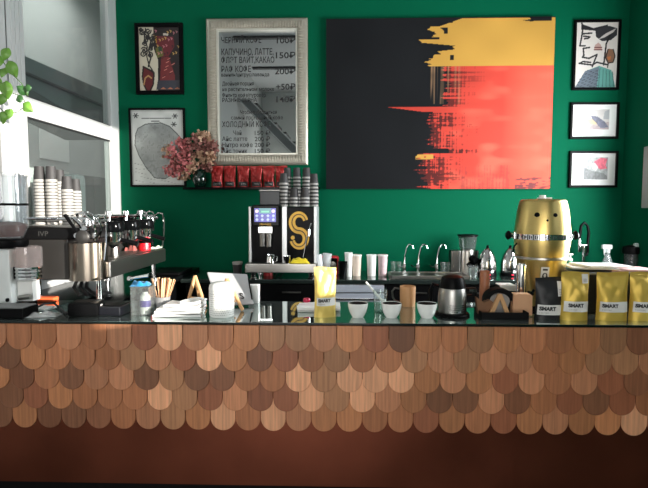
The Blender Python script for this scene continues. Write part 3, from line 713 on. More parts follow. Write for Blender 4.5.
# ================================================================== PAPER CUPS (prototype)
ORD = ['topmost', 'second', 'third', 'fourth', 'fifth', 'sixth', 'seventh', 'eighth', 'ninth', 'tenth', 'eleventh', 'twelfth', 'thirteenth', 'fourteenth', 'fifteenth', 'sixteenth']
def cup_mesh():   # upside down: rim at z 0, base at z .095
    b = B()
    b.lathe([(.0385, .001), (.0405, 0), (.0425, .002), (.0425, .005), (.0405, .0062), (.0393, .0155)], 20, mi=1)
    b.lathe([(.0393, .0155), (.031, .095), (.029, .095), (.0285, .090), (0, .090)], 20, mi=0)
    b.lathe([(.0385, .001), (.0392, .007), (.0303, .0885), (0, .0885)], 20, mi=1)
    return b.build('paper_cup', [M_cupg, M_cupr])
cup0 = cup_mesh(); cup_used = False
def cup_at(loc, label, group, rz=0):
    global cup_used
    c = cup0 if not cup_used else cup0.copy()
    if cup_used: COL.objects.link(c)
    cup_used = True
    c.location = loc; c.rotation_euler = (0, 0, rz); tag(c, label, 'paper cup', group); return c
def cup_stack(x, y, z, n, pitch, desc, group, sc=.94):
    for k in range(n):
        cup_at((x+rnd.uniform(-.0006, .0006), y+rnd.uniform(-.0006, .0006), z+k*pitch), f'{ORD[n-1-k]} grey cup in {desc}', group, rnd.uniform(0, 6)).scale = (sc, sc, 1)
def wb(b, name, m, parent, smooth=40, weld=True):
    """build a part whose shape was laid out in room coordinates"""
    l = parent.location if parent.parent is None else parent.parent.location
    for v in b.bm.verts: v.co -= l
    return b.build(name, m, parent, smooth=smooth, weld=weld)

# ================================================================== ESPRESSO MACHINE
E0 = (-1.66, -1.3, ZF)
em = thing('espresso_machine', 'three-group steel espresso machine standing along the glass partition', 'espresso machine', E0)
M_epan = mat('warm_polished_steel', (142, 132, 120), .22, 1, var=.06, scale=6)
M_egrey = mat('machine_grey', (52, 50, 48), .45, .4, var=.06)
b = B().box(-1.89, -1.62, -1.82, -.74, 1.13, 1.40, .012); wb(b, 'body', M_egrey, em)
b = B(); pts = [(-1.63+.105+.105*math.cos(a), -1.80+(-.075)*math.sin(a)) for a in np.linspace(0, PI, 16)]
b.prism([(-1.42, -1.74)]+pts+[(-1.63, -1.74)], 1.13, 1.355, 'Z'); wb(b, 'end_panel', M_epan, em)
b = B().box(-1.90, -1.50, -1.84, -.72, 1.375, 1.445, .01); wb(b, 'top_panel', M_blackm, em)
b = B().box(-1.895, -1.49, -1.835, -.725, 1.445, 1.46, .004); wb(b, 'cup_tray', M_steel, em)
b = B()
b.tube([(-1.885, -1.83, 1.50), (-1.50, -1.83, 1.50), (-1.50, -.73, 1.50), (-1.885, -.73, 1.50)], .008, 8, closed=True)
for x, y in ((-1.885, -1.83), (-1.50, -1.83), (-1.5, -1.28), (-1.5, -.73), (-1.885, -.73)): b.rod((x, y, 1.455), (x, y, 1.5), .006)
wb(b, 'cup_rail', M_chrome, em)
b = B().text('IVP', .042, lambda a, c: (-1.79+a, -1.8415, 1.396+c), squash=1.1); wb(b, 'lettering', mat('dim_lettering', (62, 61, 59)), em, 0)
b = B().box(-1.63, -1.405, -1.74, -.74, 1.13, 1.235, .012); wb(b, 'drip_box', M_steel, em)
b = B()
for k in range(30): b.box(-1.61, -1.425, -1.71+k*.031, -1.694+k*.031, 1.236, 1.242)
wb(b, 'drip_grille', M_steel, em)
for y in (-1.52, -1.25, -.99):
    b = B(); b.lathe([(0, 1.325), (.040, 1.325), (.058, 1.34), (.061, 1.405), (.05, 1.41)], 22, T(-1.485, y)); 
    g = wb(b, 'group_head', M_chrome, em)
    b = B().lathe([(.05, 1.405), (.072, 1.408), (.077, 1.44), (.068, 1.475), (0, 1.48)], 22, T(-1.485, y)); wb(b, 'collar', M_gloss, g)
    b = B().box(-1.60, -1.485, y-.028, y+.028, 1.40, 1.46, .01); wb(b, 'neck', M_chrome, g)
    b = B().rod((-1.45, y, 1.36), (-1.33, y+.01, 1.325), .013, r2=.016); b.lathe([(0, 1.30), (.012, 1.30), (.03, 1.32), (.034, 1.345), (.0, 1.345)], 16, T(-1.485, y)); wb(b, 'portafilter', M_black, g)
    b = B().rod((-1.50, y-.02, 1.475), (-1.50, y-.02, 1.52), .012); b.lathe([(0, 1.515), (.022, 1.517), (.022, 1.54), (0, 1.545)], 16, T(-1.5, y-.02)); wb(b, 'brew_valve', M_chrome, g)
for y, s in ((-1.80, 1), (-.80, -1)):
    b = B(); b.tube([(-1.50, y, 1.47), (-1.44, y, 1.52), (-1.405, y, 1.515), (-1.395, y, 1.46), (-1.40, y, 1.35), (-1.41, y-.01, 1.25)], .0065, 8)
    b.lathe([(0, 0), (.018, 0), (.02, .03), (.012, .05), (0, .05)], 14, T(-1.49, y, 1.455)); b.rod((-1.51, y, 1.48), (-1.44, y, 1.48), .011)
    b.tube([(-1.50+.035*math.cos(a), y-.012, 1.50+.035*math.sin(a)) for a in np.linspace(0, 2*PI, 16)[:-1]], .005, 6, closed=True)
    wb(b, 'steam_wand', M_chrome, em)
b = B()
for k, pl in enumerate((((-1.56, -1.80, 1.46), (-1.55, -1.84, 1.53), (-1.50, -1.85, 1.535), (-1.46, -1.84, 1.49), (-1.45, -1.83, 1.42), (-1.47, -1.80, 1.37)), ((-1.54, -1.79, 1.46), (-1.50, -1.80, 1.50), (-1.45, -1.80, 1.50), (-1.43, -1.79, 1.44), (-1.46, -1.77, 1.38)), ((-1.60, -1.80, 1.465), (-1.57, -1.83, 1.50), (-1.53, -1.84, 1.46), (-1.52, -1.83, 1.40)))):
    b.tube(pl, (.010, .008, .012)[k], 8)
for x, z in ((-1.50, 1.44), (-1.45, 1.40), (-1.55, 1.40)): b.lathe([(0, -.02), (.016, -.02), (.018, .0), (.016, .02), (0, .02)], 12, T(x, -1.84, z) @ R(PI/2, 'X'))
wb(b, 'pipework', M_chrome, em)
px, pz = XZ(83, 237, -1.88)
b = B().lathe([(0, -.012), (.030, -.012), (.040, -.004), (.040, .012), (.03, .02), (0, .022)], 20, T(px, -1.88, pz) @ R(PI/2, 'X')); b.rod((px, -1.88, pz), (px, -1.80, pz), .014); wb(b, 'steam_knob', mat('knob_grey', (62, 60, 58), .4, .5), em)
q0, q1 = onY(65, 215, -1.86), onY(77, 232, -1.88); b = B().rod(q0, q1, .011, r2=.008); wb(b, 'lever', M_black, em)
b = B(); p0 = [onY(x, y, -.92) for x, y in ((134, 226), (135, 218), (138, 213), (142, 211), (146, 213), (148, 218), (148.5, 224))]; b.tube(p0, .009, 10); wb(b, 'water_pipe', M_chrome, em)
for x in (-1.85, -1.47):
    for y in (-1.76, -.84):
        b = B().lathe([(0, ZF), (.026, ZF), (.026, 1.002), (.017, 1.008), (.017, 1.12), (.022, 1.135), (0, 1.135)], 16, T(x, y)); wb(b, 'leg', M_chrome, em)
b = B()
for k in range(3): b.tube([(-1.70+.03*k, -1.55, 1.13), (-1.68+.04*k, -1.66, 1.06), (-1.63+.05*k, -1.70, 1.02), (-1.60+.05*k, -1.55, 1.008)], .011, 8)
wb(b, 'hoses', M_gasket, em)
# stacks of upturned cups on top
for x, y, n, desc in ((41, -1.72, 14, 'the espresso machine stack nearest the window post'), (52.6, -1.72, 14, 'the espresso machine stack second from the window post'),
                      (61, -1.44, 14, 'the espresso machine stack tucked behind the second one'), (68, -1.70, 11, 'the shorter front stack on the espresso machine'), (76.5, -1.40, 11, 'the farthest short stack on the espresso machine')):
    X, _ = XZ(x, 215, y); cup_stack(X, y, 1.4605, n, .02, desc, 'upturned cups on the espresso machine', .85)
# things on the machine
for k, (x, y) in enumerate(((-1.56, -1.30), (-1.56, -1.19), (-1.57, -1.06))):
    o = B().lathe([(0, 0), (.025, 0), (.03, .012), (.042, .05), (.039, .05), (.027, .014), (0, .01)], 20).build('espresso_cup', M_gloss, loc=(x, y, 1.4605)); tag(o, ['black cup on the espresso machine tray, closest to the paper cups', 'black cup in the middle of three on the espresso machine tray', 'black cup at the far end of the espresso machine tray'][k], 'cup', 'black cups on the espresso machine')
    b = B().tube([(.036, 0, .042), (.055, 0, .038), (.055, 0, .02), (.031, 0, .015)], .004, 6).build('handle', M_gloss, o)
X, Z = XZ(146, 252, -1.0)
o = thing('milk_jug', 'red jug with dark band on the espresso machine drip grille', 'jug', (X, -1.02, 1.2425))
B().lathe([(0, 0), (.042, 0), (.044, .01), (.04, .075), (.033, .1), (.03, .1), (.036, .075), (.04, .012), (0, .008)], 20).build('body', mat('red_enamel', (214, 18, 34), .3), o)
B().lathe([(.0415, .055), (.0435, .055), (.0425, .075), (.040, .075)], 20).build('band', M_gloss, o)
B().tube([(.04, 0, .085), (.065, 0, .075), (.062, 0, .035), (.043, 0, .025)], .005, 6).build('handle', M_gloss, o)
def cloth(name, label, m, loc, sx, sy, h, rz=0, seed=1):
    q = random.Random(seed); a = [q.uniform(0, 6) for _ in range(6)]
    def f(u, v):
        e = min(u, 1-u, v, 1-v)*6; e = min(1, e)
        return ((u-.5)*sx*(1+.06*math.sin(9*v+a[0])), (v-.5)*sy*(1+.06*math.sin(8*u+a[1])), .002+h*e*(.55+.25*math.sin(7*u+a[2])*math.sin(6*v+a[3])+.2*math.sin(13*u+9*v+a[4])))
    b = B().surf(f, 22, 16); b.surf(lambda u, v: (f(u, v)[0], f(u, v)[1], .0008), 22, 16)
    o = b.build(name, m, loc=loc, smooth=80); o.rotation_euler = (0, 0, rz); return tag(o, label, 'cloth')
cloth('cloth', 'pale green and white cloth folded on the espresso machine drip grille', mat('green_white_cloth', (206, 220, 190), .9, var=.15, scale=30, sheen=.2), (-1.475, -.86, 1.2425), .12, .18, .02, 0, 3)
cloth('cloth', 'dusty red cloth bunched on the espresso machine grille', mat('red_cloth', (150, 74, 66), .9, var=.15, scale=30, sheen=.2), (-1.555, -1.04, 1.2425), .075, .12, .07, 0, 4)
o = B().lathe([(0, 0), (.032, 0), (.034, .02), (.03, .065), (.027, .065), (.03, .02), (0, .006)], 18).build('shot_jug', M_steel, loc=(-1.49, -1.50, 1.2425)); tag(o, 'small steel jug under the first group of the espresso machine', 'jug')
o = thing('bar_tray', 'thin black tray on the side counter beyond the espresso machine', 'tray', (-1.45, -.4, ZF+.0005))
B().box(-.16, .10, -.2, .2, 0, .02, .006).build('tray_body', M_black, o)

# ================================================================== GRINDER AND BAR CLUTTER, LEFT
G = (-1.875, -1.99, ZF)
g = thing('coffee_grinder', 'white coffee grinder with a tall clear bean hopper beside the window', 'coffee grinder', G); g.scale = (1, 1, 1.22)
B().box(-.13, .10, -.09, .1, 0, .025, .008).build('base', M_black, g)
B().box(-.12, .055, -.075, .085, .025, .285, .018).build('body', mat('grinder_white', (214, 218, 216), .35), g)
b = B().lathe([(0, -.003), (.009, -.003), (.009, .006), (0, .008)], 12, T(.035, -.077, .05) @ R(PI/2, 'X')); b.lathe([(0, -.003), (.009, -.003), (.009, .006), (0, .008)], 12, T(-.1, -.077, .05) @ R(PI/2, 'X')); b.build('screw_cap', M_black, g)
B().lathe([(.0, .285), (.098, .285), (.105, .30), (.105, .318), (.08, .325), (0, .325)], 28).build('adjusting_collar', M_black, g)
B().lathe([(.072, .326), (.082, .333), (.108, .385), (.108, .61), (.104, .61), (.104, .386), (.079, .336), (.07, .33)], 28).build('hopper', mat('hopper', (1, 1, 1)) if False else glass_mat('hopper_plastic', (.92, .94, .95), 1.0, .03, .05, (.85, .85, .86)), g)
B().lathe([(.109, .478), (.113, .478), (.113, .489), (.109, .489)], 28).build('hopper_ring', M_black, g)
B().lathe([(0, .611), (.112, .611), (.112, .618), (.02, .622), (.02, .63), (0, .63)], 28).build('lid', glass_mat('hopper_plastic'), g)
b = B(); b.lathe([(0, .334), (.075, .336), (.1, .378), (.1, .392), (.06, .402), (0, .405)], 24); b.build('beans', mat('roasted_beans', (92, 48, 36), .5, var=.5, scale=90, bump=1), g)
D = (.135, -.03)
B().lathe([(.066, .195), (.070, .20), (.070, .288), (.066, .292), (.060, .29), (.062, .2)], 26, T(*D)).build('doser_glass', glass_mat('doser_plastic', (.86, .80, .78), 1.2, .04, .22, (.8, .72, .7)), g)
b = B()
b.lathe([(0, .14), (.062, .14)]+[(.066 if k % 2 else .071, .145+.008*k) for k in range(7)]+[(.068, .2), (0, .2)], 26, T(*D)); b.build('doser_drum', M_chrome, g)
B().box(.05, .1, -.05, .04, .14, .20, .01).build('doser_mount', M_black, g)
B().box(.055, .145, -.02, .05, .035, .13, .006).build('front_plate', M_white, g)
B().rod((.10, -.075, .06), (.17, -.085, .068), .012).build('fork', M_steel, g)
x, y = onZ(14, 317, ZF).xy
o = thing('tamping_box', 'flat black box with grey top at the window end of the bar', 'box', (-1.745, -2.195, ZF))
B().box(-.14, .115, -.07, .07, 0, .052, .005).build('box_body', M_black, o); B().box(-.132, .107, -.062, .062, .052, .057, .002).build('top_mat', mat('grey_mat', (128, 128, 128), .6), o)
o = thing('card_terminal', 'black card reader block with rounded edges on the bar by shingles', 'card reader', (onZ(80, 318, ZF).x, -2.15, ZF), .1)
B().box(-.085, .075, -.06, .06, 0, .072, .014).build('body', M_black, o); B().box(-.07, .03, -.045, .045, .0715, .075, .002).build('keypad', M_blackm, o); B().box(.074, .078, -.025, .0, .03, .058, .002).build('strip', M_white, o)
o = thing('phone_dock', 'dark blue-black flat device beside the card reader block', 'device', (onZ(112, 316, ZF).x-.015, -2.12, ZF), -.06)
B().box(-.085, .07, -.07, .07, 0, .05, .01).build('body', mat('blue_black', (16, 16, 22), .3), o); B().box(-.07, .055, -.05, .06, .0495, .053, .001).build('screen', M_gloss, o)
o = cloth('plastic_wrap', 'crumpled clear plastic wrapper lying on the bar beside the flat box', mat('clear_wrap', (190, 192, 192), .12, .3, var=.3, scale=60), (onZ(44, 316, ZF).x, -2.19, ZF), .16, .10, .022, .2, 9); o['category'] = 'wrapper'
o = B().box(-.08, .08, -.05, .05, 0, .006, .002).build('notepad', M_paper, loc=(onZ(44, 306, ZF).x, -1.98, ZF)); tag(o, 'pale notepad lying flat behind the plastic wrapper', 'notepad'); o.rotation_euler = (0, 0, -.2)
o = B().tube([onZ(34, 309, ZF+.008), onZ(44, 304, ZF+.02), onZ(54, 303, ZF+.014), onZ(62, 310, ZF+.008), onZ(67, 314, ZF+.008)], .006, 8).build('cable', M_gasket); tag(o, 'black cable looping over the bar beside the notepad', 'cable')
a0, a1 = onZ(34, 301, ZF), onZ(60, 299, ZF)
o = B().box(-.085, .085, -.03, .03, 0, .03, .01).build('sponge', mat('orange_sponge', (226, 98, 52), .6, var=.25, scale=12), loc=((a0.x+a1.x)/2, -1.78, ZF)); tag(o, 'orange red sponge bar under the espresso machine', 'sponge')

# clear jar with a bottle, blue cloth, stirrers
J = onZ(139.5, 316.5, ZF); J = (J.x, -2.13, ZF)
o = thing('clear_jar', 'clear square plastic jar beside the cup of wooden stirrers', 'jar', J)
b = B(); h_ = .155
for x0, x1, y0, y1 in ((-.05, -.047, -.05, .05), (.047, .05, -.05, .05), (-.047, .047, -.05, -.047), (-.047, .047, .047, .05)): b.box(x0, x1, y0, y1, 0, h_)
b.box(-.047, .047, -.047, .047, 0, .003); b.build('jar_body', M_glass, o)
o = thing('spray_bottle', 'small clear bottle with purple label inside the square plastic jar', 'bottle', (J[0]+.012, J[1]-.005, ZF+.0035))
B().lathe([(0, 0), (.026, 0), (.028, .006), (.028, .095), (.014, .112), (.014, .12), (0, .12)], 18).build('bottle', mat('bottle_grey', (190, 188, 184), .15, .2), o)
B().lathe([(.0285, .04), (.0292, .04), (.0292, .075), (.0285, .075)], 18).build('label', mat('purple_label', (58, 40, 110), .5), o)
B().cyl(0, 0, .12, .138, .016, bev=.002).build('cap', M_black, o)
o = cloth('blue_cloth', 'bright blue cloth folded over the clear plastic jar', mat('blue_cloth', (8, 122, 172), .85, var=.1, sheen=.2), (J[0]-.012, J[1], ZF+.156), .10, .095, .028, .2, 12)
o = B().rod((-.07, -.01, 0), (.03, 0, .012), .006).rod((-.06, .02, .0), (.03, .012, .02), .006).lathe([(0, -.012), (.014, -.01), (.016, .0), (.01, .012), (0, .014)], 12, T(-.07, 0, .0)).build('tongs', M_chrome, loc=(J[0]-.005, J[1]+.01, ZF+.192)); tag(o, 'chrome tongs lying on the blue cloth on the jar', 'tongs')
K = onZ(160, 313, ZF); K = (K.x, -2.06, ZF)
o = B().lathe([(0, 0), (.036, 0), (.044, .085), (.042, .085), (.034, .004), (0, .004)], 22).build('stirrer_cup', mat('grey_card', (120, 120, 120), .6), loc=K); tag(o, 'short grey cup full of wooden coffee stirrers', 'cup')
s0 = None
for k in range(24):
    a = k*2.4; rr = .006+.022*((k*7) % 10)/10; lean = Vector((math.cos(a)*rr*2.6+.016, math.sin(a)*rr*1.2, 0))
    base = Vector((math.cos(a)*.012, math.sin(a)*.012, .006)); topv = Vector((lean.x*1.1, lean.y, .178+.012*((k*3) % 5)/5))
    d = (topv-base); L = d.length
    if s0 is None: s0 = B().box(-.0042, .0042, -.0009, .0009, 0, .182, .0007, seg=1).build('wooden_stirrer', mat('stirrer_wood', (222, 176, 136), .6, var=.1, scale=30)); s_ = s0
    else: s_ = s0.copy(); COL.objects.link(s_)
    s_.location = Vector(K)+base; qd = d.to_track_quat('Z', 'Y'); s_.rotation_euler = (qd @ R(rnd.uniform(-.8, .8)).to_quaternion()).to_euler()
    tag(s_, 'pale wooden coffee stirrer standing fanned out in the short grey cup', 'stirrer', 'wooden stirrers in the grey cup')
# napkins
nk = onZ(176, 317, ZF)
NL = ['lowest white napkin of the loose pile beside the stirrers', 'second white napkin from the bottom of the loose pile', 'third white napkin from the bottom of the loose pile', 'fourth white napkin from the bottom, slid towards the canister', 'topmost white napkin of the loose pile beside the stirrers']
for k in range(5):
    sx = (.25, .24, .23, .19, .10)[k]; x0 = nk.x+(.0, .006, .012, .03, .075)[k]
    def f(u, v, k=k, sx=sx): return ((u-.5)*sx, (v-.5)*.13, .0016+.0145*(.75+.25*math.sin(6*u+k*2+3*v)))
    b = B().surf(f, 18, 8).surf(lambda u, v: ((u-.5)*sx, (v-.5)*.13, .0008+.001*math.sin(6*u+k*2)), 18, 8)
    for v in (0, 1): b.surf(lambda u, t, v=v: tuple(Vector(f(u, v))*t+Vector(((u-.5)*sx, (v-.5)*.13, .0008+.001*math.sin(6*u+k*2)))*(1-t)), 18, 1)
    for u in (0, 1): b.surf(lambda v, t, u=u: tuple(Vector(f(u, v))*t+Vector(((u-.5)*sx, (v-.5)*.13, .0008+.001*math.sin(6*u+k*2)))*(1-t)), 8, 1)
    o = b.build('paper_napkin', M_paper, loc=(x0, -2.14+.004*k, ZF+.0005+.0165*k), smooth=50); o.rotation_euler = (0, 0, .1-.05*k); tag(o, NL[k], 'napkin', 'pile of white napkins')

o = thing('canister', 'white perforated ceramic canister with domed lid standing on the bar', 'canister', (onZ(218.5, 319, ZF).x, -2.16, ZF))
B().lathe([(0, 0), (.060, 0), (.064, .004), (.0655, .02), (.0655, .132), (.064, .136), (0, .136)], 40).build('canister_body', M_cer, o)
B().lathe([(.0, .1365), (.0645, .1365), (.066, .139), (.066, .150), (.062, .168), (.052, .178), (.03, .183), (0, .184)], 40).build('lid', M_cer, o)
b = B()
for j in range(11):
    for i in range(44):
        a = 2*PI*(i+.5*(j % 2))/44; b.lathe([(0, 0), (.0026, 0)], 6, R(a) @ T(0, -.0658, .016+.0108*j) @ R(PI/2, 'X'))
b.build('perforation', mat('hole_grey', (150, 148, 144), .8), o, smooth=0, weld=False)
# wooden easels, tablet
def easel(name, label, px, py_top, px0, px1, py0, Y, lean, cat='stand'):
    X, Zt = XZ(px, py_top, Y); t = thing(name, label, cat, (X, Y, ZF)); h = Zt-ZF
    for p_ in (px0, px1):
        xx, _ = XZ(p_, py0, Y-.05); b = B(); a = Vector((0, 0, h)); c = Vector((xx-X, -.06, .006))
        b.rod(a, c, .0105, 10); b.build('leg', M_wood, t)
    B().rod((0, 0, h-.01), (.0, lean, .006), .009, 10).build('rear_leg', M_wood, t)
    B().rod((-.03, .002, h*.28), (.05, -.02, h*.28), .006, 8).build('crossbar', M_wood, t)
    return t
easel('wooden_easel', 'small empty wooden easel standing behind the napkin pile', 195, 276, 187, 206, 304, -1.90, .10)
te = easel('tablet_easel', 'wooden easel holding up the silver tablet behind the canister', 227, 279, 216, 243, 307, -1.98, .12)
pts = [onY(207, 272, -1.86), onY(247, 274, -1.80), onY(254, 304, -1.90), onY(218, 306, -1.95)]
t = thing('tablet', 'silver tablet seen from behind leaning on a wooden easel', 'tablet', tuple(onY(236, 305, -1.92)))
n = (pts[1]-pts[0]).cross(pts[3]-pts[0]).normalized(); n = -n if n.y > 0 else n
l = t.location
def quad_slab(b, pts, d0, d1, n):
    a = [b.bm.verts.new(p-l+n*d0) for p in pts]; c = [b.bm.verts.new(p-l+n*d1) for p in pts]
    b.bm.faces.new(a); b.bm.faces.new(c[::-1])
    for k in range(4): b.bm.faces.new([a[k], c[k], c[(k+1) % 4], a[(k+1) % 4]])
    return b
tb = quad_slab(B(), pts, 0, -.008, n); bmesh.ops.bevel(tb.bm, geom=list(tb.bm.edges), offset=.003, segments=2, affect='EDGES'); tb.build('tablet_body', mat('tablet_silver', (196, 196, 198), .35, .5, var=.03), t)
quad_slab(B(), [p+n*-.0005 for p in pts], -.008, -.0095, n).build('screen', M_gloss, t)
ex = (pts[1]-pts[0]).normalized(); ey = (pts[0]-pts[3]).normalized()
e0 = pts[1]-ex*.006-ey*.03; e1 = pts[2]-ex*.006+ey*.03
quad_slab(B(), [e0, e0+ex*.008, e1+ex*.008, e1], .0012, -.012, n).build('case_edge', M_black, t)
lp = onY(240.5, 299, -1.9); lp = lp-n*((lp-pts[2]).dot(n))+n*.0012
B().text('S', .052, lambda a, c: lp-l+ex*a+ey*c, bold=.0015).build('emblem', M_text, t, smooth=0)
o = cup_at((onY(237.5, 270, -.50).x, -.50, ZB+.095*1.42), 'tall grey paper cup standing upright behind the silver tablet', 'single cup'); o.rotation_euler = (PI, 0, 0); o.scale = (1.05, 1.05, 1.42); del o['group']
o = B().box(-.03, .03, -.03, .03, 0, .11, .004).build('card_box', M_paper, loc=(onY(254, 300, -1.80).x, -1.79, ZF)); tag(o, 'small white card box behind the edge of the silver tablet', 'box')

# ================================================================== AUTOMATIC COFFEE MACHINE
MX, MY = (onY(248, 240, -.58).x+onY(317, 240, -.58).x)/2, -.36
cm = thing('coffee_machine', 'black and silver automatic coffee machine with blue touch screen on back counter', 'coffee machine', (MX, MY, ZB))
def C2(px, py, dy=-.22): p = onY(px, py, MY+dy); return p.x-MX, p.z-ZB
F0 = -.22
xa, zt = C2(248.3, 206.5); xb, zb = C2(317, 263); xm0 = C2(282, 230)[0]; xm1 = C2(286, 230)[0]
B().box(xa+.02, xb-.015, F0+.02, .2, zb, zt-.002, .006).build('body', M_black, cm)
B().box(xa, xa+.022, F0, .2, zb, zt, .005).build('side_trim', M_alu, cm)
B().box(xb-.027, xb, F0, .2, zb, zt, .005).build('side_trim', M_alu, cm)
B().box(xm0, xm1+.008, F0-.004, F0+.05, zb, zt, .004).build('side_trim', M_alu, cm)
d = B().box(xm1+.010, xb-.029, F0-.004, F0+.02, zb+.004, zt-.004, .004).build('fridge_door', mat('satin_black', (6, 6, 7), .12, spec=.03), cm)
# gold S emblem with an inner line
def scurve(x, z, w_, h_, n=40):
    out = []
    for a in np.linspace(math.radians(15), math.radians(270), n//2): out.append((x+w_*math.cos(a), z+h_*.25+h_*.25*math.sin(a)))
    for a in np.linspace(math.radians(90), math.radians(-165), n//2): out.append((x+w_*math.cos(a), z-h_*.25+h_*.25*math.sin(a)))
    return out
sx_, sz_ = C2(299, 230.5); path = scurve(sx_, sz_, .058, .27)
def ribbon(path, wd, y):
    b = B(); prev = None; n = len(path)
    for i, (x, z) in enumerate(path):
        t_ = Vector((path[min(n-1, i+1)][0]-path[max(0, i-1)][0], path[min(n-1, i+1)][1]-path[max(0, i-1)][1])).normalized()
        k = wd*(.75+.25*math.sin(PI*i/(n-1))); a = b.bm.verts.new((x-t_.y*k, y, z+t_.x*k)); c = b.bm.verts.new((x+t_.y*k, y, z-t_.x*k))
        if prev: b.bm.faces.new([prev[0], prev[1], c, a])
        prev = (a, c)
    return b
M_golds = mat('gold_emblem', (206, 160, 62), .45, .3, var=.1)
e = ribbon(path, .028, F0-.0055); e.lathe([(0, 0), (.017, 0), (.017, .001), (0, .001)], 14, T(sx_-.052, F0-.0055, sz_-.06) @ R(PI/2, 'X')); e.build('emblem', M_golds, d, smooth=0)
ribbon(path, .0045, F0-.0065).build('emblem_line', mat('emblem_dark', (40, 30, 16), .5), d, smooth=0)
# screen head
x0, z0 = C2(253, 226); x1, z1 = C2(279.5, 205)
B().box(x0, x1, F0-.03, F0+.01, z0, z1, .008).build('display_head', M_gloss, cm)
def screen_img(nx, nz):
    U, V, img = base_img(nx, nz, (56, 52, 190)); nb = vnoise(nz, nx, 3, 4, 33); img *= (.7+.6*nb)[..., None]
    g = (V < .38) & (abs(U-.5) < .27); img[g] = lin((60, 150, 160)); img[(abs(V-.25) < .06) & (abs(U-.5) < .18)] = lin((120, 230, 190))
    for u in (.12, .88): img[((U-u)/.085)**2+((V-.22)/.13)**2 < 1] = lin((255, 232, 240))
    for v in (.55, .83):
        for u in (.12, .37, .63, .88): img[(((U-u)/.06)**2+((V-v)/.09)**2 < 1)] = lin((196, 214, 255)); img[(abs(U-u) < .05) & (abs(V-v-.12) < .018)] = lin((150, 160, 240))
    return img
sm = bpy.data.materials.new('lit_screen'); sm.use_nodes = True; nt = sm.node_tree; pb = nt.nodes['Principled BSDF']; at = nt.nodes.new('ShaderNodeAttribute'); at.attribute_name = 'paint'
nt.links.new(at.outputs['Color'], pb.inputs['Emission Color']); pb.inputs['Emission Strength'].default_value = .9; pb.inputs['Base Color'].default_value = (.01, .01, .015, 1); pb.inputs['Roughness'].default_value = .15
MATS['lit_screen'] = sm
x0, z0 = C2(255, 221.8); x1, z1 = C2(276.3, 208.2)
grid_art('screen', x0, x1, z0, z1, F0-.0312, 64, 40, screen_img(64, 40), sm, cm)
B().text('FRANKE', .026, lambda a, c: (C2(266, 225)[0]+a, -.22-.0312, C2(266, 225.2)[1]+c), align='C').build('lettering', M_golds, cm, smooth=0)
# bean hopper on top
x0, z0 = C2(258.5, 205); x1, z1 = C2(279, 189)
hp = B().box(x0, x1, -.16, .1, zt+.012, zt+.13, .008).build('bean_hopper', mat('dark_hopper', (48, 50, 52), .2, spec=.15), cm)
B().box(x0-.004, x1+.004, -.165, .105, zt+.128, zt+.142, .005).build('hopper_lid', M_steel, cm)
B().box(x0-.03, x1+.01, -.19, .12, zt, zt+.014, .004).build('hopper_base', M_black, cm)
b = B().surf(lambda u, v: (x0+.006+(x1-x0-.012)*u, -.152+.244*v, zt+.045+.018*math.sin(9*u)*math.sin(7*v)), 14, 12); b.build('beans', mat('roasted_beans', (92, 48, 36)), cm)
# spout
x0, z0 = C2(259, 233); x1, z1 = C2(273, 226.5)
B().box(x0, x1, F0-.05, F0+.02, z0, z1, .004).build('spout_head', M_chrome, cm)
b = B()
for k in (.28, .72): b.cyl(x0+(x1-x0)*k, F0-.03, C2(262, 246)[1], z0, .022, .026)
b.build('spout', M_dsteel, cm)
B().box(xa-.02, xb+.0, F0-.07, .2, zb-.075, zb, .006).build('drip_base', M_steel, cm)
lx = []
for x in (xa+.04, xb-.05):
    for y in (F0-.02, .15): B().lathe([(0, 0), (.028, 0), (.028, .012), (.02, .02), (.02, zb-.07), (0, zb-.07)], 14, T(x, y)).build('leg', M_chrome, cm)
b = B(); wpt = [C2(311.5, 223), C2(309, 230), C2(306.5, 242), C2(303.5, 257)]; b.tube([(wpt[0][0], F0-.005, wpt[0][1])]+[(x, F0-.035, z) for x, z in wpt[0:]], .006, 8); b.lathe([(0, -.03), (.013, -.028), (.013, .028), (0, .03)], 12, T(wpt[1][0], F0-.035, wpt[1][1]-.02)); b.build('milk_wand', M_chrome, cm)
ZD = ZB+zb
yb_ = MY+F0-.035
o = thing('milk_jug', 'small steel milk jug under the spout of the automatic machine', 'jug', (onY(270.5, 256, yb_).x, yb_, ZD+.0005))
B().lathe([(0, 0), (.034, 0), (.036, .01), (.03, .055), (.034, .072), (.032, .072), (.028, .055), (.033, .01), (0, .006)], 18).build('body', M_chrome, o); B().tube([(.033, 0, .062), (.055, 0, .055), (.052, 0, .02), (.036, 0, .015)], .005, 6).build('handle', M_chrome, o)
o = B().lathe([(0, 0), (.026, 0), (.032, .062), (.0305, .062), (.0248, .004), (0, .004)], 18).build('steel_tumbler', M_chrome, loc=(onY(287, 257, yb_).x, yb_, ZD+.0005)); tag(o, 'small steel tumbler beside the yellow cloth on the automatic machine', 'tumbler')
o = cloth('yellow_cloth', 'bright yellow cloth lying on the drip base of the automatic machine', mat('yellow_cloth', (236, 210, 40), .85, var=.1, sheen=.2), (onY(299.5, 257, yb_).x, yb_, ZD+.001), .165, .06, .05, 0, 5)
o = thing('red_canister', 'red tin standing between the legs under the automatic machine', 'tin', (onY(268, 275, -.38).x, -.36, ZB)); B().lathe([(0, 0), (.042, 0), (.042, .05), (.038, .055), (0, .056)], 20).build('tin_body', M_red, o); B().lathe([(0, .056), (.03, .056), (.03, .068), (0, .07)], 20).build('tin_lid', M_black, o)
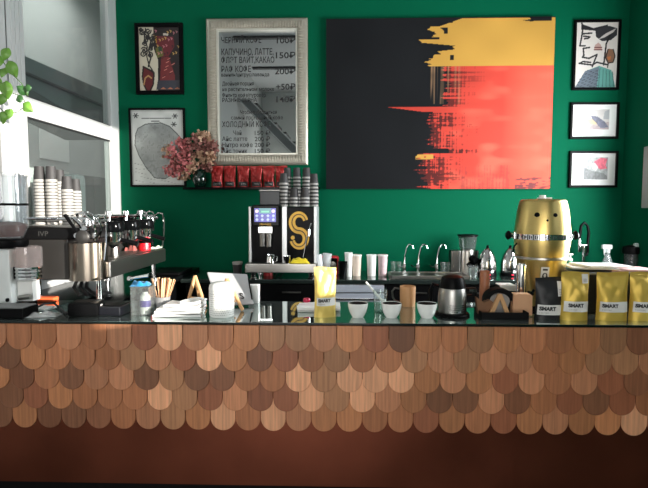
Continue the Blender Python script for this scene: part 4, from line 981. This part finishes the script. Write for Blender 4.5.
o = B().tube([onY(274, 279, -.5), onY(277, 274, -.48), onY(281, 271, -.5), onY(284, 273, -.52), onY(281, 277, -.5), onY(276, 279.3, -.5)], .006, 8).build('cable', M_gasket); o.location.z = .008; tag(o, 'black cable coiled between the legs of the automatic machine', 'cable')
# stacks of cups on the automatic machine
ztop = ZB+zt+.0005
for px, Y, n, desc in ((284, -.49, 7, 'the front stack beside the bean hopper'), (287.5, -.30, 9, 'the rear stack beside the bean hopper'), (297, -.30, 9, 'the middle rear stack on the automatic machine'),
                       (306.5, -.30, 9, 'the rear stack on the side away from the hopper'), (294.2, -.49, 3, 'the short front stack nearer the bean hopper'), (305, -.49, 3, 'the short front stack farther from the bean hopper'), (314, -.42, 7, 'the outermost stack on the automatic machine')):
    X = onY(px, 200, Y).x; cup_stack(X, Y, ztop, n, .0305, desc, 'upturned cups on the automatic machine')

# ================================================================== BACK COUNTER
o = thing('radio', 'glossy black box with red edges on the back counter behind paper cups', 'radio', (onY(330.5, 265, -.3).x, -.26, ZB))
B().box(-.115, .075, -.05, .05, 0, .165, .018).build('case', mat('red_edge', (206, 24, 48), .3), o); B().box(-.095, .06, -.056, -.048, .03, .15, .01).build('front', M_gloss, o)
for k in range(5): pass
b = B()
for x in (-.055, .02): b.lathe([(0, 0), (.028, 0), (.03, .003), (0, .006)], 18, T(x, -.056, .09) @ R(PI/2, 'X'))
b.build('speaker_grille', M_dsteel, o)
def tumbler(px, pyb, Y, w_, h_, m, name, label, cat, grp=None, base=.8, lid=None):
    X = onY(px, pyb, Y).x; o = thing(name, label, cat, (X, Y, ZB), 0, grp); r = w_/2
    B().lathe([(0, 0), (r*base, 0), (r*.97, h_), (r*1.03, h_+.002), (r*1.03, h_+.008), (r*.93, h_+.006), (r*base*.9, .004), (0, .004)], 20).build('body', m, o)
    return o
M_cupw = mat('white_card', (236, 235, 230), .6, var=.03)
M_kraft = mat('pale_print_card', (214, 196, 180), .6, var=.1)
M_pinkc = mat('pink_print_card', (206, 180, 182), .6, var=.3, scale=30)
for k, (px, lean) in enumerate(((320.5, -.16), (325, .10))):
    X = onY(px, 270, -.45).x; o = B().lathe([(0, 0), (.033, 0), (.034, .19), (.041, .19), (.031, .003), (0, .003)], 18).build('paper_cup_sleeve', mat('grey_white_card', (200, 202, 202), .6), loc=(X, -.45+.09*k, ZB+.006)); o.rotation_euler = (0, lean, 0); tag(o, ['slim stack of pale paper cups leaning away from the radio', 'slim stack of pale paper cups in front of the radio'][k], 'paper cups', 'leaning pale cups')
tumbler(342.5, 277, -.48, .085, .13, M_gloss, 'black_mug', 'black mug with pale rim on the back counter beside the radio', 'mug')
B_ = bpy.data.objects[-1] if False else None
tumbler(348.5, 276, -.40, .07, .20, M_cupw, 'cup_stack', 'white nested paper cups between the black mug and beige cups', 'paper cups')
for k, (px, m, lb) in enumerate(((356.5, M_kraft, 'tall stack of paper cups with beige print on the back counter'), (371.5, M_cupw, 'tall plain white cup stack on the back counter, standing alone'), (382.5, M_pinkc, 'tall stack of paper cups with pinkish print on the back counter'))):
    o = tumbler(px, 275, -.36, .088, .178, m, 'cup_stack', lb, 'paper cups')
    B().lathe([(.0445, .176), (.047, .176), (.047, .186), (.0445, .187)], 20).build('rim', M_cupw, o)
# sink tray with taps
x0 = onY(388, 275, -.35).x; x1 = onY(464, 275, -.35).x
o = thing('drip_tray', 'long shallow steel drip tray on the back counter before three taps', 'tray', ((x0+x1)/2, -.43, ZB+.0005))
hx = (x1-x0)/2
B().box(-hx, hx, -.14, .13, 0, .008, .002).box(-hx, hx, -.14, -.125, 0, .03, .003).box(-hx, hx, .115, .13, 0, .03, .003).box(-hx, -hx+.015, -.14, .13, 0, .03, .003).box(hx-.015, hx, -.14, .13, 0, .03, .003).build('tray_pan', M_steel, o)
b = B()
for k in range(40): b.box(-hx+.02+k*(2*hx-.04)/40, -hx+.03+k*(2*hx-.04)/40, -.125, .115, .02, .024)
b.build('grating', M_dsteel, o)
tp = None; TL = ['slim chrome goose-neck tap behind the steel tray, nearest the paper cups', 'slim chrome goose-neck tap in the middle of the three behind the tray', 'slim chrome goose-neck tap behind the steel tray, nearest the juicer']
for k, px in enumerate((404, 418, 436.5)):
    X = onY(px, 270, -.17).x
    if tp is None:
        tp = thing('tap', TL[0], 'tap', (X, -.17, ZB+.0003), 0, 'three slim taps behind the steel tray')
        B().lathe([(0, 0), (.026, 0), (.026, .006), (.017, .012), (.017, .075), (.02, .08), (.012, .09), (0, .09)], 16).build('tap_body', M_chrome, tp)
        B().tube([(0, 0, .085), (.006, 0, .16), (.022, 0, .235), (.04, 0, .262), (.06, 0, .262), (.075, 0, .248), (.08, 0, .228)], [.0085, .0075, .007, .007, .007, .0075, .009], 8).build('spout', M_chrome, tp)
        B().tube([(-.014, 0, .055), (-.04, 0, .06), (-.065, 0, .078)], [.008, .008, .006], 8).build('lever', M_chrome, tp)
    else: dup(tp, (X, -.17, ZB+.0003), TL[k])
gp = None; GL = ['small clear glass behind the steel tray, nearest the pink printed cups', 'small clear glass behind the steel tray, second from the printed cups', 'small clear glass between the last tap and the juicer, nearer the taps', 'small clear glass between the last tap and the juicer, nearer the juicer']
for k, px in enumerate((393, 398.8, 443, 448)):
    Y = -.16 if k < 2 else -.2; X = onY(px, 268, Y).x; zz = ZB+.0003
    if gp is None: gp = B().lathe([(0, 0), (.022, 0), (.026, .105), (.0245, .105), (.0205, .006), (0, .006)], 16).build('drinking_glass', M_glass, loc=(X, Y, zz)); tag(gp, GL[0], 'glass', 'small glasses by the taps')
    else: dup(gp, (X, Y, zz), GL[k])
# citrus juicer / grinder
X = onY(467, 270, -.19).x
o = thing('juicer', 'steel juicer with dark clear hopper on the back counter', 'juicer', (X, -.19, ZB))
B().lathe([(0, 0), (.075, 0), (.078, .012), (.074, .03), (.074, .205), (.06, .225), (0, .225)], 26).build('body', M_steel, o)
B().box(-.155, -.07, -.05, .06, .02, .215, .012).build('motor_box', M_dsteel, o)
B().box(.07, .09, -.05, .06, .05, .215, .012).build('side_box', M_dsteel, o)
B().lathe([(.066, .225), (.07, .225), (.082, .335), (.085, .34), (.08, .34), (.076, .33)], 24).build('hopper', M_smoke, o)
B().lathe([(0, .341), (.09, .341), (.092, .348), (.09, .354), (.03, .358), (0, .358)], 24).build('lid', M_black, o)
B().rod((.02, -.07, .15), (.05, -.12, .13), .03, 14).build('spout', M_black, o); B().rod((.01, -.045, .10), (.03, -.065, .065), .045, 14, r2=.035).build('pulp_outlet', M_black, o)
X = onY(473, 280, -.5).x
o = B().lathe([(0, 0), (.034, 0), (.042, .11), (.04, .11), (.032, .006), (0, .006)], 18).build('drinking_glass', M_glass, loc=(X, -.50, ZB+.0)); tag(o, 'large clear glass on the back counter in front of the juicer', 'glass')
kt = None
for k, px in enumerate((487, 509.5)):
    X = onY(px, 272, -.3).x
    lb = ['domed steel kettle on black base beside the juicer', 'domed steel kettle on black base tucked against the golden keg'][k]
    if kt is None:
        kt = thing('kettle', lb, 'kettle', (X, -.3, ZB), PI/2, 'pair of steel kettles')
        B().lathe([(0, 0), (.08, 0), (.082, .012), (.076, .028), (0, .028)], 26).build('power_base', M_black, kt)
        B().lathe([(0, .03), (.076, .03), (.08, .05), (.076, .12), (.062, .18), (.035, .225), (.018, .238), (0, .24)], 28).build('body', mat('kettle_steel', (188, 186, 184), .16, 1, var=.03), kt)
        B().lathe([(0, .238), (.012, .238), (.01, .25), (.014, .262), (0, .27)], 14).build('lid_knob', M_black, kt)
        B().tube([(.04, 0, .21), (.085, 0, .215), (.11, 0, .17), (.098, 0, .1), (.082, 0, .06)], .011, 8).build('handle', M_black, kt)
        B().tube([(-.066, 0, .14), (-.08, 0, .165), (-.09, 0, .185)], [.018, .013, .009], 10).build('spout', M_chrome, kt)
        B().box(-.084, -.078, -.008, .008, .01, .02, .001).build('switch', mat('red_lamp', (255, 30, 60), .4, emit=1.5), kt)
    else: dup(kt, (X, -.3, ZB), lb)

# sink end, behind the bags
X = onY(583, 262, -.16).x
o = thing('spring_tap', 'tall kitchen tap with black spring hose behind the gold pouches', 'tap', (X, -.16, ZB))
zz = lambda py: onY(583, py, -.16).z-ZB
xx = lambda px: onY(px, 240, -.16).x-X
B().lathe([(0, 0), (.028, 0), (.028, .012), (.017, .02), (.017, zz(246)), (0, zz(246))], 18).build('tap_body', M_chrome, o)
hp_ = [(0, 0, zz(246)), (xx(588), 0, zz(240)), (xx(588.5), 0, zz(233)), (xx(587), 0, zz(226)), (xx(583.5), 0, zz(222.5)), (xx(580.5), 0, zz(226)), (xx(580), 0, zz(233)), (xx(579.5), 0, zz(240))]
hp_[0] = (xx(588), 0, zz(252)); B().tube([(xx(583), 0, zz(256)), (xx(587), 0, zz(255))]+hp_, .0125, 10).build('spring_hose', M_gloss, o)
B().lathe([(0, 0), (.014, 0), (.018, .03), (.018, .10), (.012, .12), (0, .12)], 14, T(xx(579.5), 0, zz(252))).build('spray_head', M_chrome, o)
B().rod((xx(580), 0, zz(245)), (xx(588), 0, zz(245)), .006).rod((.0, 0, .04), (.07, -.02, .07), .008).build('lever', M_chrome, o)
X = onY(570, 265, -.34).x
o = thing('soap_pump', 'green soap bottle with white pump behind the golden keg', 'soap bottle', (X, -.34, ZB))
B().lathe([(0, 0), (.034, 0), (.037, .01), (.037, .10), (.018, .125), (.018, .135), (0, .135)], 20).build('bottle', mat('green_soap', (40, 150, 104), .2, coat=.4), o)
B().cyl(0, 0, .135, .155, .02, bev=.002).cyl(0, 0, .155, .19, .008).box(-.05, .02, -.012, .012, .185, .2, .004).build('pump', M_white, o)
X = onY(607.5, 260, -.25).x
o = thing('trigger_spray', 'clear trigger spray bottle on the back counter by the spring tap', 'spray bottle', (X, -.25, ZB))
o.scale = (1.1, 1.1, 1.32)
B().lathe([(0, 0), (.036, 0), (.038, .01), (.036, .09), (.016, .14), (.014, .15), (0, .15)], 20).build('bottle', glass_mat('milky_plastic', (.8, .84, .84), 1.2, .05, .25, (.8, .84, .84)), o)
B().cyl(0, 0, .15, .175, .017).box(-.05, .03, -.013, .013, .175, .205, .006).prism([(-.035, .175), (-.03, .135), (-.024, .135), (-.02, .175)], -.006, .006).build('trigger', mat('pale_plastic', (206, 212, 210), .4), o)
X = onY(631, 262, -.25).x; zs_ = 1.36
o = thing('lidded_jar', 'dark clear jar with black crumpled lid near the side wall', 'jar', (X, -.25, ZB))
o.scale = (1.1, 1.1, 1.4)
B().lathe([(0, 0), (.055, 0), (.058, .008), (.055, .13), (.05, .14), (.047, .135), (.052, .01), (0, .006)], 22).build('jar_body', M_smoke, o)
b = B(); b.lathe([(0, .138), (.066, .138), (.07, .15), (.066, .18), (.03, .19), (0, .19)], 22); b.build('lid', M_black, o); B().box(.0, .06, -.045, -.01, .17, .205, .01).build('clip', mat('pale_plastic', (206, 212, 210)), o)

# ================================================================== BAR, CENTRE AND RIGHT
P = onZ(318, 309, ZF)
for k in range(3):
    def f(u, v, k=k): return ((u-.5)*.235, (v-.5)*.16, .0008+.007*(1+.5*math.sin(4*u+k)*math.sin(3*v+k)))
    def f2(u, v, k=k): return ((u-.5)*.235, (v-.5)*.16, .0008+.0022*(1+.5*math.sin(4*u+k)*math.sin(3*v+k)))
    b = B().surf(f, 12, 8).surf(f2, 12, 8)
    for v in (0, 1): b.surf(lambda u, t, v=v: tuple(Vector(f(u, v))*t+Vector(f2(u, v))*(1-t)), 12, 1)
    for u in (0, 1): b.surf(lambda v, t, u=u: tuple(Vector(f(u, v))*t+Vector(f2(u, v))*(1-t)), 8, 1)
    o = b.build('paper_sheet', M_paper, loc=(P.x+.004*k, P.y-.005*k, ZF+.0085*k)); o.rotation_euler = (0, 0, .12-.05*k); tag(o, ['bottom white menu card of the pile behind the bright pouch', 'middle white menu card of the pile behind the bright pouch', 'top white menu card of the pile behind the bright pouch'][k], 'card', 'white cards on the bar')
o = B().lathe([(0, 0), (.018, 0), (.022, .01), (.018, .022), (0, .026)], 16).build('candy', mat('crimson_wrap', (176, 26, 66), .3), loc=(onZ(309, 301, ZF).x, P.y+.03, ZF+.034)); tag(o, 'small crimson wrapped sweet on the white cards', 'sweet')
M_label = mat('white_label', (216, 214, 210), .6)
ytx = [('SMART', .05, .48, .52, .0012), ('C O F F E E', .06, .18, .17, 0)]
pouch('coffee_pouch', 'gold coffee pouch with sunlight put into its colour, standing alone at mid bar', None, .118, .262, .036, mat('sunlit_foil', (234, 204, 110), .4, .3, var=.06), mat('white_label', (1, 1, 1)), (onZ(325, 318, ZF).x, -2.16, ZF), .25, 3, (.06, .94, .24, .40), ytx)  # same gold as the other pouches, sunlight put into the foil colour
# cupping bowls
bw_ = None
for k, (px, lb) in enumerate(((358, 'white cupping bowl of coffee beside the sunlit pouch'), (392, 'white cupping bowl of coffee in front of the drinking glass'), (427.5, 'white cupping bowl of coffee beside the steel server'))):
    p = onZ(px, 318.3, ZF); loc = (p.x, -2.165, ZF)
    if bw_ is None:
        bw_ = thing('cupping_bowl', lb, 'bowl', loc, 0, 'white cupping bowls')
        B().lathe([(0, 0), (.029, 0), (.030, .004), (.033, .006), (.044, .028), (.0515, .056), (.0528, .074), (.051, .0755), (.0495, .073), (.048, .056), (.040, .03), (.028, .012), (0, .010)], 32, mis=[0]*8+[1]*8).build('bowl', [M_cer, M_gloss], bw_)
        B().lathe([(0, .0715), (.0492, .0715), (.0488, .070), (0, .068)], 28).build('coffee', M_coffee, bw_)
    else: dup(bw_, loc, lb)
p = onZ(381.5, 315, ZF)
gl = thing('water_glass', 'clear glass holding a white spoon behind the middle bowl', 'glass', (p.x-.002, -2.05, ZF))
B().lathe([(0, 0), (.030, 0), (.040, .125), (.0385, .125), (.028, .012), (0, .012)], 24).build('glass_body', M_glass, gl)
B().lathe([(0, .013), (.0282, .013), (.0305, .04), (0, .04)], 20).build('water', glass_mat('water', (.9, .94, .94), .9, .02, .05), gl)
a = onY(366, 282, -2.05); a2 = onY(384, 303, -2.05)
o = B().rod(a, a2, .005, 8, r2=.007).lathe([(0, -.012), (.012, -.01), (.014, .0), (.01, .02), (0, .022)], 12, T(*a2)).build('spoon', M_white); tag(o, 'white spoon leaning in the clear glass', 'spoon')
p = onZ(408, 306.5, ZF)
o = thing('wooden_mug', 'straight sided copper-toned mug with dark wire handle on the bar', 'mug', (p.x, p.y+.02, ZF))
B().lathe([(0, 0), (.042, 0), (.044, .003), (.046, .115), (.0445, .117), (.042, .115), (.041, .006), (0, .006)], 28).build('mug_body', mat('copper_wood', (200, 148, 100), .5, .1, var=.1, scale=20, stretch=(1, 1, .15)), o)
B().tube([(-.044, 0, .10), (-.075, 0, .105), (-.09, 0, .085), (-.086, 0, .05), (-.072, 0, .03), (-.044, 0, .02)], .0055, 8).build('handle', M_dsteel, o)
# server
p = onZ(454, 317, ZF); o = thing('coffee_server', 'round steel coffee server with black lid and side handle', 'server', (p.x, -2.10, ZF))
B().lathe([(0, 0), (.088, 0), (.093, .006), (.085, .016), (0, .016)], 30).build('saucer_base', M_black, o)
B().lathe([(0, .016), (.072, .016), (.075, .022), (.074, .10), (.069, .142), (.064, .150), (0, .15)], 32).build('body', mat('satin_steel', (158, 156, 152), .36, 1, var=.03, scale=3), o)
b = B()
for k in range(4): b.tube([((.0785-.0006*k)*math.sin(a), -(.0785-.0006*k)*math.cos(a), .03+.011*k) for a in np.linspace(-.5, .7, 10)], .002, 6)
b.build('ribs', M_chrome, o)
B().lathe([(.0645, .146), (.068, .148), (.066, .175), (.056, .205), (.03, .214), (0, .215)], 30).build('lid', M_black, o)
B().box(.06, .125, -.018, .018, .125, .148, .008).box(.06, .115, -.014, .014, .10, .112, .005).box(.105, .128, -.016, .016, .1, .148, .007).build('handle', M_black, o)
b = B()
for k in range(3): b.box(.085, .122, -.0195, -.018, .128+.006*k, .131+.006*k)
b.build('handle_trim', M_chrome, o)
B().tube([(-.068, .01, .15), (-.10, .02, .165), (-.112, .02, .13), (-.108, .02, .06), (-.08, .02, .035)], .009, 8).build('cord', M_black, o)
# tasting tray
p = onZ(508, 321.5, ZF); tr_ = thing('brew_tray', 'black open box of brewing tools standing beside the server', 'tray', (p.x, -2.13, ZF))
TX = p.x; hx = .120
b = B(); b.box(-hx, hx, -.075, .075, 0, .006); b.box(-hx, hx, -.075, -.069, .006, .036, .001); b.box(-hx, hx, .069, .075, .006, .036, .001); b.box(-hx, -hx+.006, -.069, .069, .006, .036, .001); b.box(hx-.006, hx, -.069, .069, .006, .036, .001)
b.build('box_body', M_blackm, tr_)
o = B().lathe([(0, 0), (.0275, 0), (.029, .002), (.028, .1), (.027, .21), (.024, .213), (0, .213)], 22).build('wooden_grinder', mat('reddish_wood', (166, 104, 72), .4, var=.1, scale=20, stretch=(1, 1, .1)), loc=(onY(484.5, 290, -1.90).x, -1.90, ZF)); tag(o, 'plain reddish wooden cylinder standing behind the black brew box', 'grinder')
# filter holder
X = onY(499, 300, -2.10).x
o = thing('filter_holder', 'black half-round holder of coffee filter papers in the brew box', 'filter holder', (X, -2.10, ZF+.0065))
arc = [(.078*math.cos(a), .075+.065*math.sin(a)) for a in np.linspace(0, PI, 20)]+[(-.055*math.cos(a), .075+.045*math.sin(a)) for a in np.linspace(0, PI, 20)]
B().prism(arc, -.02, .045).box(-.078, .078, .01, .045, .0, .08, .002).build('holder', M_blackm, o)
pa = [(.054*math.cos(a), .07+.043*math.sin(a)) for a in np.linspace(0, PI, 16)]+[(-.03, .0), (.03, .0)]
B().prism(pa, -.012, .008).build('filter_papers', mat('grey_paper', (150, 146, 142), .8), o)
b = B(); X2 = onY(499.5, 305, -2.165).x
for s in (-1, 1): b.prism([(.010, .118), (-.010, .118), (.036, .0), (.060, .0)] if s > 0 else [(.010, .1178), (-.010, .1178), (-.060, .0), (-.036, .0)], -.008+.0001*s, .008)
o = b.build('wooden_clip', M_wood, loc=(X2, -2.165, ZF+.0065)); tag(o, 'pale wooden A-shaped clip standing before the filter papers', 'clip')
X = onY(520.5, 305, -2.10).x
o = B().prism([(-.052, 0), (.052, 0), (.05, .105), (.04, .112), (-.04, .112), (-.048, .105)], -.03, .03).build('wooden_block', mat('block_wood', (204, 156, 118), .5, var=.12, scale=14, stretch=(1, 1, .2)), loc=(X, -2.10, ZF+.0065)); tag(o, 'pale wooden block with rounded shoulders in the brew box', 'block')
X = onY(481, 305, -2.13).x
o = B().prism([(-.045, .0), (.02, .0), (.045, .06), (.01, .085), (-.02, .07), (-.06, .10)], -.02, .02).build('kraft_bag', mat('kraft_paper', (120, 84, 58), .8, var=.2), loc=(X+.03, -2.13, ZF+.0065)); tag(o, 'crumpled brown kraft paper in the brew box by the server', 'paper')
o = thing('label_printer', 'small white machine behind the black brew box', 'printer', (onZ(500, 300, ZF).x-.01, -1.78, ZF))
B().box(-.05, .05, -.05, .05, 0, .118, .008).build('body', M_black, o); B().box(-.048, .048, -.054, .052, .085, .12, .006).build('cover', M_white, o)

# golden keg
KP = onZ(541.5, 302, ZF); KX, KY = KP.x, -1.89
KX = onY(541.8, 240, KY).x
k_ = thing('cold_brew_keg', 'barrel-shaped golden keg with face-like bolts, silver band and black knobs', 'keg', (KX, KY, ZF))
kz = lambda py: onY(541, py, KY).z-ZF
prof = [(0, .02), (.085, .02), (.092, .03), (.098, .06), (.112, kz(281)), (.130, kz(262)), (.139, kz(256.5)), (.147, kz(245)), (.151, kz(236)), (.147, kz(227)), (.138, kz(213)), (.126, kz(203)), (.122, kz(200.8)), (.112, kz(199.6)), (0, kz(198.8))]
B().lathe(prof, 48).build('keg_body', M_gold, k_)
B().lathe([(0, 0), (.09, 0), (.095, .006), (.09, .022), (0, .022)], 36).build('foot', M_black, k_)
bd = B().lathe([(.1515, kz(239)), (.1555, kz(238.7)), (.1555, kz(233.5)), (.1505, kz(233.2))], 48).build('silver_band', M_chrome, k_)
b = B()
for k in range(34):
    a = -PI/2+(k-16.5)*.068; L_ = .006+.004*((k*5) % 3)
    M_ = T(0, 0, kz(236.1)) @ R(a+PI/2); b.box(-.0022, .0022, -.1566, -.1554, -L_, L_, 0, M_)
b.build('lettering', M_text, bd, smooth=0)
B().lathe([(.138, kz(258.2)), (.1425, kz(257.8)), (.1425, kz(256)), (.139, kz(255.5))], 48).build('lower_ring', M_steel, k_)
for s in (-1, 1):
    b = B().rod((s*.145, 0, kz(235.5)), (s*.178, 0, kz(235.5)), .014); b.box(s*.15-.012, s*.15+.012, -.02, .02, kz(235.5)-.022, kz(235.5)+.022, .005); b.build('clamp', M_chrome, k_)
    B().lathe([(0, -.012), (.016, -.012), (.024, -.004), (.026, .006), (.016, .016), (0, .018)], 8, T(s*.186, 0, kz(235.3)) @ R(s*PI/2, 'Y')).build('knob', M_black, k_)
for px, py, r in ((537.6, 215, .0145), (554, 215.3, .0125), (546, 220.4, .006)):
    dx = onY(px, py, KY-.12).x-KX; rr = .136 if py < 218 else .142; dy = -math.sqrt(max(.0001, rr**2-dx**2)); zc = onY(px, py, KY+dy).z-ZF
    an = math.atan2(dx, -dy); B().lathe([(0, -.005), (r, -.005), (r, .003), (r*.6, .005), (0, .005)], 16, T(dx, dy, zc) @ R(an) @ R(PI/2, 'X')).build('bolt', M_black, k_)
b = B(); b.cyl(-.012, -.02, kz(199), kz(195.3), .018, bev=.003); b.box(-.04, .04, -.03, -.01, kz(199.2), kz(197.5), .004); b.build('valve', M_white, k_)
B().tube([(-.145, -.02, kz(243)), (-.165, -.03, kz(246)), (-.17, -.03, kz(252))], .005, 6).build('hose', M_black, k_)
dx = onY(522.5, 275, KY-.12).x-KX
b = B().lathe([(0, kz(293)), (.022, kz(293)), (.027, kz(290)), (.027, kz(263)), (.02, kz(261)), (0, kz(261))], 20, T(dx, -.105)); b.build('gauge_cylinder', M_chrome, k_)
B().rod((dx, -.105, kz(293)), (dx, -.105, kz(301)), .006).rod((dx, -.105, kz(291)), (dx+.06, -.08, kz(291)), .008).build('gauge_stem', M_chrome, k_)
dx2 = onY(531.5, 291, KY-.12).x-KX
B().rod((dx2, -.08, kz(290.5)), (dx2, -.125, kz(290.5)), .012).rod((dx2, -.12, kz(290.5)), (dx2+.012, -.125, kz(286)), .007).build('drain_tap', M_black, k_)
# emblem sticker: white vertical label with dark drop
nx, nz = 22, 50
U, V, img = base_img(nx, nz, (222, 220, 214)); 
img[((U-.5)/.32)**2+((V-.5)/.2)**2 < 1] = lin((34, 32, 32)); img[((U-.5)/.14)**2+((V-.45)/.1)**2 < 1] = lin((222, 220, 214)); img[(abs(U-.5) < .07) & (V > .55) & (V < .66)] = lin((222, 220, 214)); img[(abs(V-.14) < .05) & (abs(U-.5) < .3)] = lin((50, 48, 48)); img[(abs(V-.85) < .06) & (abs(U-.5) < .34) & (np.sin(U*40) > -.2)] = lin((50, 48, 48))
dx3 = onY(545, 274, KY-.12).x-KX
so = grid_art('sticker', -.021, .021, kz(283), kz(264.5), 0, nx, nz, img, M_print, k_)
for v in so.data.vertices:
    zc = v.co.z; rr = float(np.interp(zc, [p_[1] for p_ in prof[3:-2]], [p_[0] for p_ in prof[3:-2]]))+.0015; xg = v.co.x+dx3; v.co = (xg, -math.sqrt(rr*rr-xg*xg), zc)

# pouches on the bar, right
M_blkfoil = mat('black_foil', (26, 26, 28), .45, .25, var=.2)
p = onZ(553.5, 320, ZF)
pouch('coffee_pouch', 'matt black coffee pouch with white label in front of golden keg', None, .160, .214, .036, M_blkfoil, M_label, (p.x, -2.16, ZF), 0, 41, (.04, .97, .10, .345), [('SMART', .05, .46, .50, .0016), ('C O F F E E', .05, .14, .18, 0)], (.68, .92, .55, .9), crump=.3)
for k, (px, w_, lb) in enumerate(((579, .140, 'gold coffee pouch overlapped by the black pouch'), (616.5, .158, 'gold coffee pouch in the middle of the three gold ones'), (648.5, .15, 'gold coffee pouch cut by the edge of the photograph'))):
    p = onZ(px, 322, ZF)
    pouch('coffee_pouch', lb, 'gold pouches on the bar', w_, .246, .04, M_foil, M_label, (p.x, -2.19, ZF), (.0, -.02, .03)[k], 50+k*3, (.05, .95, .185, .40), [('SMART', .05 if k else .14, .47, .46, .0014), ('C O F F E E', .06 if k else .15, .16, .16, 0)], (.72, .95, .76, .95) if k == 0 else None, crump=.9)
# black display crate and papers
x0 = onY(566, 290, -1.93).x; x1 = 1.78
o = thing('display_crate', 'black box standing behind the gold pouches with papers on top', 'crate', ((x0+x1)/2, -1.95, ZF)); hx = (x1-x0)/2
B().box(-hx, hx, -.10, .15, 0, .212, .004).build('crate_body', M_blackm, o); B().box(-hx-.004, hx+.004, -.105, .155, .212, .224, .004).build('crate_lid', mat('grey_lid', (96, 96, 96), .4), o)
ZC2 = ZF+.2245
mg = [('lowest pale pink magazine on the black crate', (176, 140, 136), 1.60, .0, .26), ('white magazine on the black crate near the golden keg', (196, 196, 194), 1.40, -.10, .24), ('topmost white papers spread on the black crate', (206, 206, 204), 1.46, .16, .26)]
for k, (lb, c, X, a, wd) in enumerate(mg):
    b = B().surf(lambda u, v: ((u-.5)*wd, (v-.5)*.19, .008+.003*math.sin(3*u+k)), 10, 4).surf(lambda u, v: ((u-.5)*wd, (v-.5)*.19, .0008+.003*(math.sin(3*u+k)*.2)), 10, 4)
    for v in (0, 1): b.surf(lambda u, t, v=v: ((u-.5)*wd, (v-.5)*.19, (.008+.003*math.sin(3*u+k))*t+(.0008+.0006*math.sin(3*u+k))*(1-t)), 10, 1)
    for u in (0, 1): b.surf(lambda v, t, u=u: ((u-.5)*wd, (v-.5)*.19, (.008+.003*math.sin(3*u+k))*t+(.0008+.0006*math.sin(3*u+k))*(1-t)), 4, 1)
    o = b.build('magazine', mat(f'cover_{k}', c, .45, var=.06, scale=12), loc=(X, -1.93, ZC2+.012*k)); o.rotation_euler = (0, 0, a); tag(o, lb, 'magazine', 'papers on the black crate')

# ================================================================== TRAILING PLANT
PX, PY_, PZ = -1.98, -1.80, 2.98
o = thing('hanging_plant', 'trailing green pothos with heart-shaped leaves hanging before the glass partition', 'plant', (PX, PY_, PZ))
B().lathe([(0, 0), (.06, 0), (.085, .12), (.09, .13), (.08, .13), (.075, .11), (0, .11)], 20).build('pot', M_white, o)
b = B()
for a in (0, 2.1, 4.2): b.rod((.085*math.cos(a), .085*math.sin(a), .125), (0, 0, .5), .002, 5)
b.rod((0, 0, .5), (0, 0, ZC-PZ-.001), .002, 5); b.build('hanger', M_gasket, o)
LEAVES = [(5, 54, 11, .5, 2.6, 0), (12, 69, 13, -.3, 2.45, 0), (3, 72, 9, .3, 2.5, 0), (6, 90, 14, .1, 2.45, 0), (2, 99, 10, .5, 2.55, 0), (22, 90, 10, 2.2, 2.5, 1), (19, 98, 8, 2.6, 2.55, 1), (27, 107, 11, -.9, 2.5, 0), (8, 114, 10, .5, 2.5, 0), (2, 118, 10, .2, 2.6, 0), (-3, 62, 12, .3, 2.5, 0), (-4, 84, 12, .3, 2.5, 0), (27, 88, 7, 1.4, 2.5, 1)]
Lm = [mat('pothos_leaf', (104, 150, 56), .4, var=.3, scale=25, spec=.5), mat('dark_leaf', (46, 84, 40), .4, var=.3, scale=25)]
def W(px, py, dy=0): p_ = onY(px, py, PY_+dy); return (p_.x-PX, p_.y-PY_, p_.z-PZ)
b = B()
b.tube([(0, 0, .11), (.03, -.01, .13), W(-8, 40), W(2, 60, .01), W(10, 72, 0), W(22, 84, .01), W(28, 96, 0), W(36, 104, 0)][0:7], .0028, 5)
b.tube([(0.02, 0.0, .11), W(-10, 55), W(-4, 78), W(10, 92), W(22, 97), W(30, 110, -.01)], .0025, 5); b.tube([(0.0, 0.01, .11), W(-14, 60, .02), W(-8, 100, .02), W(6, 114, .02), W(18, 112, .02), W(26, 105, .01)], .0025, 5)
b.build('stems', mat('plant_stem', (70, 96, 46), .6), o)
for i, (px, py, sz, ang, dd, dk) in enumerate(LEAVES):
    L_ = sz/166*1.25; c = Vector(W(px, py, .01*(i % 3)-.02)); b = B(); tilt = .35*math.sin(i*2.3)
    def leaf(u, v):
        t_ = v; wd = L_*.42*math.sin(PI*min(1, t_*1.0))**.75*(1.18-.55*t_); x_ = (2*u-1)*wd; y_ = .14*L_*abs(2*u-1)-.12*L_*math.sin(PI*t_)
        q = R(ang, 'Y') @ R(tilt, 'X') @ Vector((x_, y_, (.5-t_)*L_)); return tuple(c+q)
    b.surf(leaf, 6, 10); me_o = b.build('leaf', Lm[dk], o, smooth=80)
